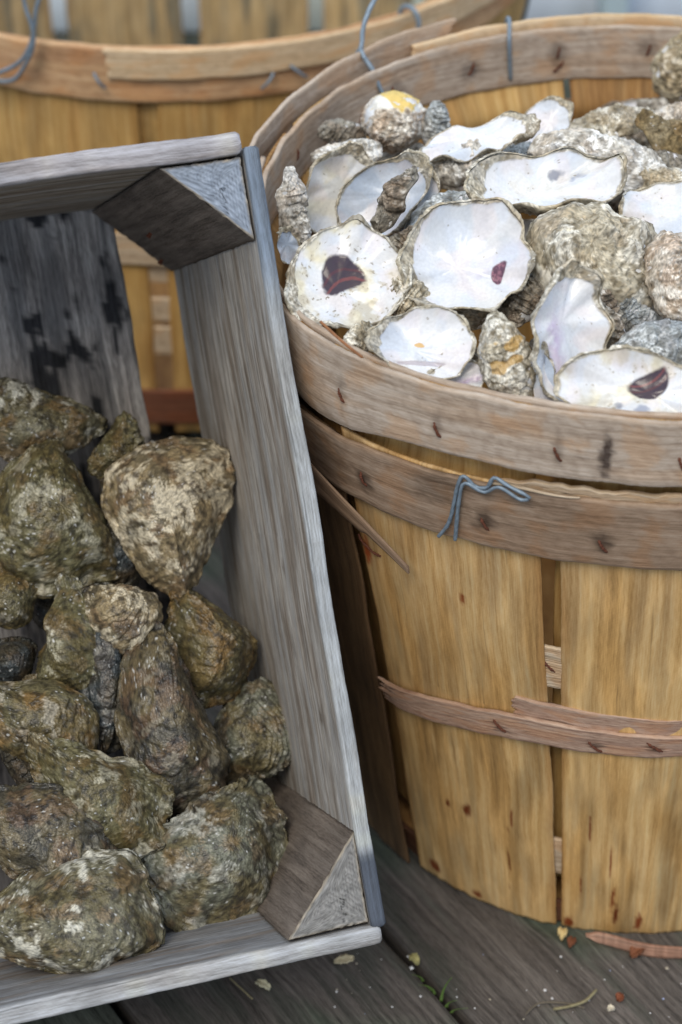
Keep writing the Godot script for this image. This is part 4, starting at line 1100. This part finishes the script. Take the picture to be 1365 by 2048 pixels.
	empty_shell("flat brown shell sloping down at the rear right edge", Vector3(0.0112, 0.4392, -0.0552), Vector3(0.8393, -0.4371, 0.3234), Vector3(0.2457, 0.8355, 0.4915), 0.0517, 0.0298, 137, {out=1, pal=4, depth=.2, rough=.5})
	empty_shell("tall ribbed tan shell leaning against the back hoop at the right", Vector3(0.0342, 0.4218, -0.1891), Vector3(-0.2743, -0.8999, 0.3390), Vector3(-0.1990, 0.3980, 0.8955), 0.0475, 0.0400, 144, {out=1, pal=5, depth=.35, rib=1.})
	empty_shell("rounded shell stump with a yellow and white top under the tall wire", Vector3(-0.1591, 0.4313, -0.0888), Vector3(0.0755, 0.9145, -0.3976), Vector3(0.0000, 0.3987, 0.9171), 0.0386, 0.0403, 151, {out=1, pal=3, depth=.7, yellow=1.})
	empty_shell("small dark grey shell against the rusty inside of the left hoop", Vector3(-0.1906, 0.4214, -0.0950), Vector3(0.9793, -0.1344, -0.1514), Vector3(0.1988, 0.4969, 0.8447), 0.0305, 0.0179, 158, {out=1, pal=6, depth=.6})
	empty_shell("bluish grey shell piece just right of the yellow-topped stump", Vector3(-0.1315, 0.4290, -0.0924), Vector3(-0.0753, -0.8516, 0.5187), Vector3(0.1988, 0.4969, 0.8447), 0.0317, 0.0182, 165, {out=1, pal=2, depth=.5})
	empty_shell("cream half shell with an orange-brown dot, standing at the left of the heap", Vector3(-0.1901, 0.4286, -0.0045), Vector3(-0.2507, -0.8438, 0.4744), Vector3(0.2990, 0.3986, 0.8670), 0.0593, 0.0498, 172, {tint=.5, blue=.2, dirt=.15, depth=.34, frill=.5, thick=.004, rust=[.1,.1,.07,.07]})
	empty_shell("deep blue-grey half shell with dark rim lying behind the grime-speckled one", Vector3(-0.1677, 0.4363, 0.0141), Vector3(-0.7420, -0.6248, 0.2428), Vector3(-0.2462, 0.5909, 0.7682), 0.0708, 0.0406, 179, {tint=.0, blue=1.3, dirt=.1, depth=.40, frill=.6, thick=.005, scar=[-.12,.06,.12,.09,.3,0]})
	empty_shell("thin grey shell flake standing on edge across the blue-grey half shell", Vector3(-0.1638, 0.4530, 0.0499), Vector3(-0.4952, -0.8424, 0.2127), Vector3(-0.5387, 0.4897, 0.6856), 0.0477, 0.0155, 186, {out=1, pal=6, depth=.35})
	empty_shell("narrow pale blue half shell tucked behind the standing flake", Vector3(-0.1461, 0.4301, 0.0122), Vector3(-0.2521, -0.7924, 0.5555), Vector3(0.0999, 0.5496, 0.8294), 0.0501, 0.0221, 193, {tint=.05, blue=.8, dirt=.1, depth=.2, frill=.5, rust=[-.1,-.2,.2,.06]})
	empty_shell("narrow upright shell with a knobbed top at the far left by the hoop", Vector3(-0.2184, 0.4371, 0.0368), Vector3(0.0874, -0.9147, 0.3945), Vector3(0.3491, 0.3990, 0.8479), 0.0535, 0.0196, 200, {out=1, pal=1, depth=.6})
	empty_shell("small pointed blue shard beside the crate corner", Vector3(-0.2227, 0.4243, 0.0514), Vector3(0.2546, -0.8721, 0.4178), Vector3(0.3904, 0.4880, 0.7807), 0.0223, 0.0135, 207, {tint=0., blue=1.2, dirt=.15, depth=.25, frill=.3})
	empty_shell("dark bluish grey shell back just behind the largest white half shell", Vector3(-0.1316, 0.4319, 0.0290), Vector3(-0.8587, -0.4384, 0.2655), Vector3(-0.1003, 0.6516, 0.7519), 0.0508, 0.0252, 214, {out=1, pal=2, depth=.35})
	empty_shell("ragged beige shell under the lower edge of the largest white half shell", Vector3(-0.1351, 0.4178, 0.1076), Vector3(0.9809, -0.1213, 0.1523), Vector3(-0.0499, 0.5993, 0.7990), 0.0639, 0.0225, 221, {out=1, pal=0, depth=.6})
	empty_shell("brownish grey shell in the hollow between the largest white one and the upright one", Vector3(-0.0924, 0.4245, 0.1130), Vector3(-0.7806, -0.4942, 0.3827), Vector3(-0.1005, 0.7035, 0.7035), 0.0356, 0.0208, 228, {out=1, pal=6, depth=.5})
	empty_shell("small grey shard lying before the dark hollow under the knobbly shell", Vector3(-0.0313, 0.4274, 0.1310), Vector3(0.6855, -0.6034, 0.4075), Vector3(0.1980, 0.6931, 0.6931), 0.0281, 0.0175, 235, {out=1, pal=2, depth=.3})
	empty_shell("little crusty shell between the grime-speckled half shell and the ruffled one", Vector3(-0.1848, 0.4251, 0.1592), Vector3(-0.5057, -0.6025, 0.6174), Vector3(-0.1003, 0.7519, 0.6516), 0.0320, 0.0147, 242, {out=1, pal=0, depth=.6})
	empty_shell("lilac-grey half shell mostly hidden under the ruffled white one", Vector3(-0.1326, 0.4201, 0.1865), Vector3(0.9663, 0.0658, -0.2488), Vector3(0.0995, 0.7960, 0.5970), 0.0346, 0.0218, 249, {tint=0., blue=.6, pur=1.2, dirt=.3, depth=.2, frill=.5})
	empty_shell("brown-edged shell leaning behind the right side of the upright one", Vector3(-0.0465, 0.4289, 0.1321), Vector3(0.4372, -0.8320, 0.3415), Vector3(0.4897, 0.5387, 0.6856), 0.0399, 0.0194, 256, {out=1, pal=6, depth=.4})
	empty_shell("small lumpy white shell between the edge-on half shell and the level one", Vector3(-0.1031, 0.4224, -0.0344), Vector3(0.8520, -0.3043, 0.4260), Vector3(-0.1005, 0.7035, 0.7035), 0.0352, 0.0279, 263, {out=1, pal=1, depth=.5})
	empty_shell("slim grey shard in the crack between the largest white half shell and the knobbly one", Vector3(-0.0793, 0.4310, 0.0954), Vector3(0.4385, -0.7552, 0.4872), Vector3(0.2039, 0.6116, 0.7645), 0.0310, 0.0163, 270, {out=1, pal=2, depth=.4})
	empty_shell("charcoal shard between the grime-speckled half shell and the standing flake", Vector3(-0.1588, 0.4294, 0.0594), Vector3(-0.7497, -0.5997, 0.2798), Vector3(-0.2039, 0.6116, 0.7645), 0.0289, 0.0157, 277, {out=1, pal=6, depth=.4})
	empty_shell("crusty off-white shell back rising behind the cream half shell at the left", Vector3(-0.1876, 0.4273, -0.0563), Vector3(0.9925, 0.1051, -0.0618), Vector3(0.0000, 0.5070, 0.8619), 0.0448, 0.0166, 284, {out=1, pal=1, depth=.45})
	empty_shell("ragged brown shard between the upright half shell and the smooth grey one", Vector3(-0.0471, 0.4342, 0.1534), Vector3(0.5120, -0.7482, 0.4219), Vector3(0.3094, 0.6189, 0.7220), 0.0312, 0.0170, 291, {out=1, pal=6, depth=.4})
	empty_shell("dark brown shell in the shade below the flat brown one", Vector3(0.0057, 0.4296, -0.0332), Vector3(0.9600, -0.1979, 0.1979), Vector3(0.0000, 0.7071, 0.7071), 0.0392, 0.0231, 298, {out=1, pal=6, depth=.4})
	empty_shell("grey shell in the shade under the blue-white half shell", Vector3(-0.0758, 0.4244, -0.0620), Vector3(0.9881, -0.1087, 0.1087), Vector3(0.0000, 0.7071, 0.7071), 0.0311, 0.0174, 305, {out=1, pal=2, depth=.4})
	empty_shell("craggy beige lump at the lower left rim of the largest white half shell", Vector3(-0.1563, 0.4292, 0.1181), Vector3(0.7006, -0.5261, 0.4821), Vector3(-0.0995, 0.5970, 0.7960), 0.0314, 0.0233, 312, {out=1, pal=0, depth=.55, rough=1.3})
	empty_shell("rough grey shell between the level white half shell and the right edge", Vector3(0.0011, 0.4315, -0.0132), Vector3(0.9927, -0.0726, 0.0968), Vector3(0.0000, 0.8000, 0.6000), 0.0540, 0.0211, 319, {out=1, pal=0, depth=.4})
	oyster("white-mottled oyster highest in the crate against the black planks", Vector3(-0.3781, 0.2947, 0.0382), Vector3(-0.9835, 0.1568, 0.0906), Vector3(0.1800, 0.7927, 0.5824), 0.0780, 0.0498, 301, 1, .50, {})
	oyster("small frilly brown oyster at the top, behind the pale humped one", Vector3(-0.3277, 0.2781, 0.0466), Vector3(-0.3223, -0.7321, 0.6001), Vector3(0.2473, 0.5468, 0.7999), 0.0425, 0.0308, 308, 0, .55, {frill=1.6})
	oyster("big rounded olive oyster left of the pale humped one", Vector3(-0.3660, 0.2668, 0.1035), Vector3(0.2311, -0.7808, 0.5804), Vector3(0.3234, 0.6243, 0.7110), 0.0909, 0.0778, 315, 0, .52, {chalk=.12, prof=.7, lip=.11, frill=1.})
	oyster("pale cream humped oyster with curved ridges next to the side board", Vector3(-0.2929, 0.2606, 0.0916), Vector3(0.1395, 0.7025, -0.6978), Vector3(0.2206, 0.6650, 0.7135), 0.0948, 0.0714, 322, 2, .55, {ring=1.5, prof=.7, bend=.22, chalk=-.02})
	oyster("near-black oyster wedged between the big rounded one and the pale humped one", Vector3(-0.3268, 0.2420, 0.0867), Vector3(0.0591, -0.8124, 0.5801), Vector3(0.5114, 0.5238, 0.6813), 0.0705, 0.0336, 329, 4, .6, {})
	oyster("small orange-brown oyster at the left edge below the big rounded one", Vector3(-0.3937, 0.2320, 0.1359), Vector3(0.9648, -0.2156, -0.1509), Vector3(0.2473, 0.5468, 0.7999), 0.0402, 0.0319, 336, 3, .7, {})
	oyster("upright olive oyster seen from its seam, left of the pink-headed one", Vector3(-0.3560, 0.2121, 0.1601), Vector3(-0.0411, -0.9006, 0.4326), Vector3(-0.4730, 0.3989, 0.7856), 0.0789, 0.0519, 343, 0, .75, {frill=1.2, lip=.16, taper=.7})
	oyster("slender dark oyster on edge left of the longest oyster", Vector3(-0.3291, 0.2021, 0.1680), Vector3(0.1451, -0.8302, 0.5383), Vector3(0.7092, 0.4666, 0.5285), 0.0981, 0.0313, 350, 4, .6, {})
	oyster("longest oyster, dark-backed with a tan side, in the middle of the crate", Vector3(-0.2927, 0.1907, 0.1953), Vector3(0.2673, -0.7811, 0.5643), Vector3(0.3234, 0.6243, 0.7110), 0.1149, 0.0544, 357, 5, .62, {ring=1.3, prof=.8, bend=-.15, taper=.7})
	oyster("small knobbed oyster with pink and cream lumps above the longest one", Vector3(-0.3218, 0.2363, 0.1549), Vector3(0.9201, -0.3778, 0.1036), Vector3(0.2108, 0.7004, 0.6819), 0.0451, 0.0389, 364, 2, .7, {})
	oyster("olive brown oyster hanging beside the side board under the pale humped one", Vector3(-0.2701, 0.2011, 0.1394), Vector3(0.4483, -0.8190, 0.3580), Vector3(0.6003, 0.5726, 0.5583), 0.0754, 0.0538, 371, 3, .6, {frill=1.1, chalk=.3, lip=.15, taper=.8})
	oyster("grey-white ridged oyster against the side board right of the longest one", Vector3(-0.2486, 0.1489, 0.1672), Vector3(0.6480, 0.4996, -0.5749), Vector3(0.0073, 0.7507, 0.6606), 0.0719, 0.0506, 378, 6, .5, {ring=1.8})
	oyster("gritty grey-brown oval oyster left of the longest one's tip", Vector3(-0.3304, 0.1808, 0.2477), Vector3(0.8207, -0.5066, 0.2642), Vector3(0.3122, 0.7849, 0.5353), 0.0928, 0.0529, 385, 0, .52, {chalk=.08, lip=.14, frill=1.2, taper=.7})
	oyster("speckled tan oyster at the left edge above the gritty oval one", Vector3(-0.3722, 0.2008, 0.2066), Vector3(0.9195, -0.3788, 0.1048), Vector3(0.2108, 0.7004, 0.6819), 0.0819, 0.0454, 392, 3, .5, {})
	oyster("dark striped oyster at the left edge resting on the white-blotched one", Vector3(-0.3628, 0.1762, 0.2775), Vector3(0.9108, -0.3941, 0.1232), Vector3(0.2108, 0.7004, 0.6819), 0.0871, 0.0586, 399, 5, .5, {ring=1.6})
	oyster("white-blotched oyster lying along the bottom board at the left", Vector3(-0.3423, 0.1566, 0.3216), Vector3(0.9668, -0.0372, -0.2527), Vector3(0.1904, 0.7643, 0.6160), 0.1032, 0.0657, 406, 1, .58, {prof=.75})
	oyster("round oyster with a curled lip, leaning on the bottom corner block", Vector3(-0.2566, 0.1373, 0.2571), Vector3(-0.4740, -0.4200, 0.7739), Vector3(0.3907, 0.6873, 0.6123), 0.0972, 0.0831, 413, 6, .42, {frill=1.3, ring=1.5, prof=.9, bend=.1, lip=.17})
	oyster("small dark oyster at the left edge behind the speckled tan one", Vector3(-0.3919, 0.1969, 0.1531), Vector3(0.8651, -0.4964, 0.0719), Vector3(0.2473, 0.5468, 0.7999), 0.0317, 0.0330, 420, 4, .8, {})
	oyster("little yellowish oyster under the upright olive one", Vector3(-0.3716, 0.1889, 0.1648), Vector3(0.9564, -0.2700, -0.1111), Vector3(0.2473, 0.5468, 0.7999), 0.0227, 0.0159, 427, 2, .8, {})
	oyster("flat brown oyster just under the longest one's tip", Vector3(-0.2873, 0.1285, 0.2051), Vector3(0.9689, -0.1462, -0.1996), Vector3(0.2473, 0.5468, 0.7999), 0.0456, 0.0226, 434, 5, .5, {})
	oyster("narrow dark oyster behind the gritty oval one", Vector3(-0.3772, 0.1705, 0.2166), Vector3(0.6852, -0.6824, 0.2547), Vector3(0.2473, 0.5468, 0.7999), 0.0410, 0.0185, 441, 4, .6, {})
	oyster("dark oyster in the hollow above the curled-lip one", Vector3(-0.2989, 0.1070, 0.2109), Vector3(0.9069, -0.4214, 0.0077), Vector3(0.2473, 0.5468, 0.7999), 0.0587, 0.0388, 448, 4, .6, {})
	oyster("black oyster deep in the corner behind the curled-lip one", Vector3(-0.2627, 0.0972, 0.1564), Vector3(0.7338, -0.6448, 0.2139), Vector3(0.2473, 0.5468, 0.7999), 0.0504, 0.0346, 455, 4, .6, {})
	oyster("dark oyster behind the hollow left of the upright olive one", Vector3(-0.3700, 0.1976, 0.0959), Vector3(0.8334, -0.5412, 0.1123), Vector3(0.2473, 0.5468, 0.7999), 0.0503, 0.0321, 462, 4, .6, {})
	make_fill()
	make_litter()

# shells deeper in the heap, seen only through the gaps
func make_fill() -> void:
	var src := empty_shell("half-hidden grey-brown oyster shell deep between the upper shells of the heap", Vector3(-.02, .385, .0), Vector3(1, 0, 0), Vector3(0, 1, 0), .075, .05, 901, {out=1, pal=6, depth=.4})
	src.set_meta("group", "shells deep in the heap")
	rng.seed = 31
	for k in 22:
		var o: Node3D = src if k == 0 else src.duplicate()
		if k > 0:
			o.name = numbered("oyster_shell")
			add_child(o)
		var r := sqrt((k + 0.5) / 22.0) * .205
		var a := k * 2.39996
		o.position = Vector3(sin(a) * r, .382 + rng.randf_range(-.006, .006), cos(a) * r)
		o.basis = Basis.from_euler(Vector3(PI + rng.randf_range(-.4, .4), rng.randf_range(0, TAU), rng.randf_range(-.4, .4)))
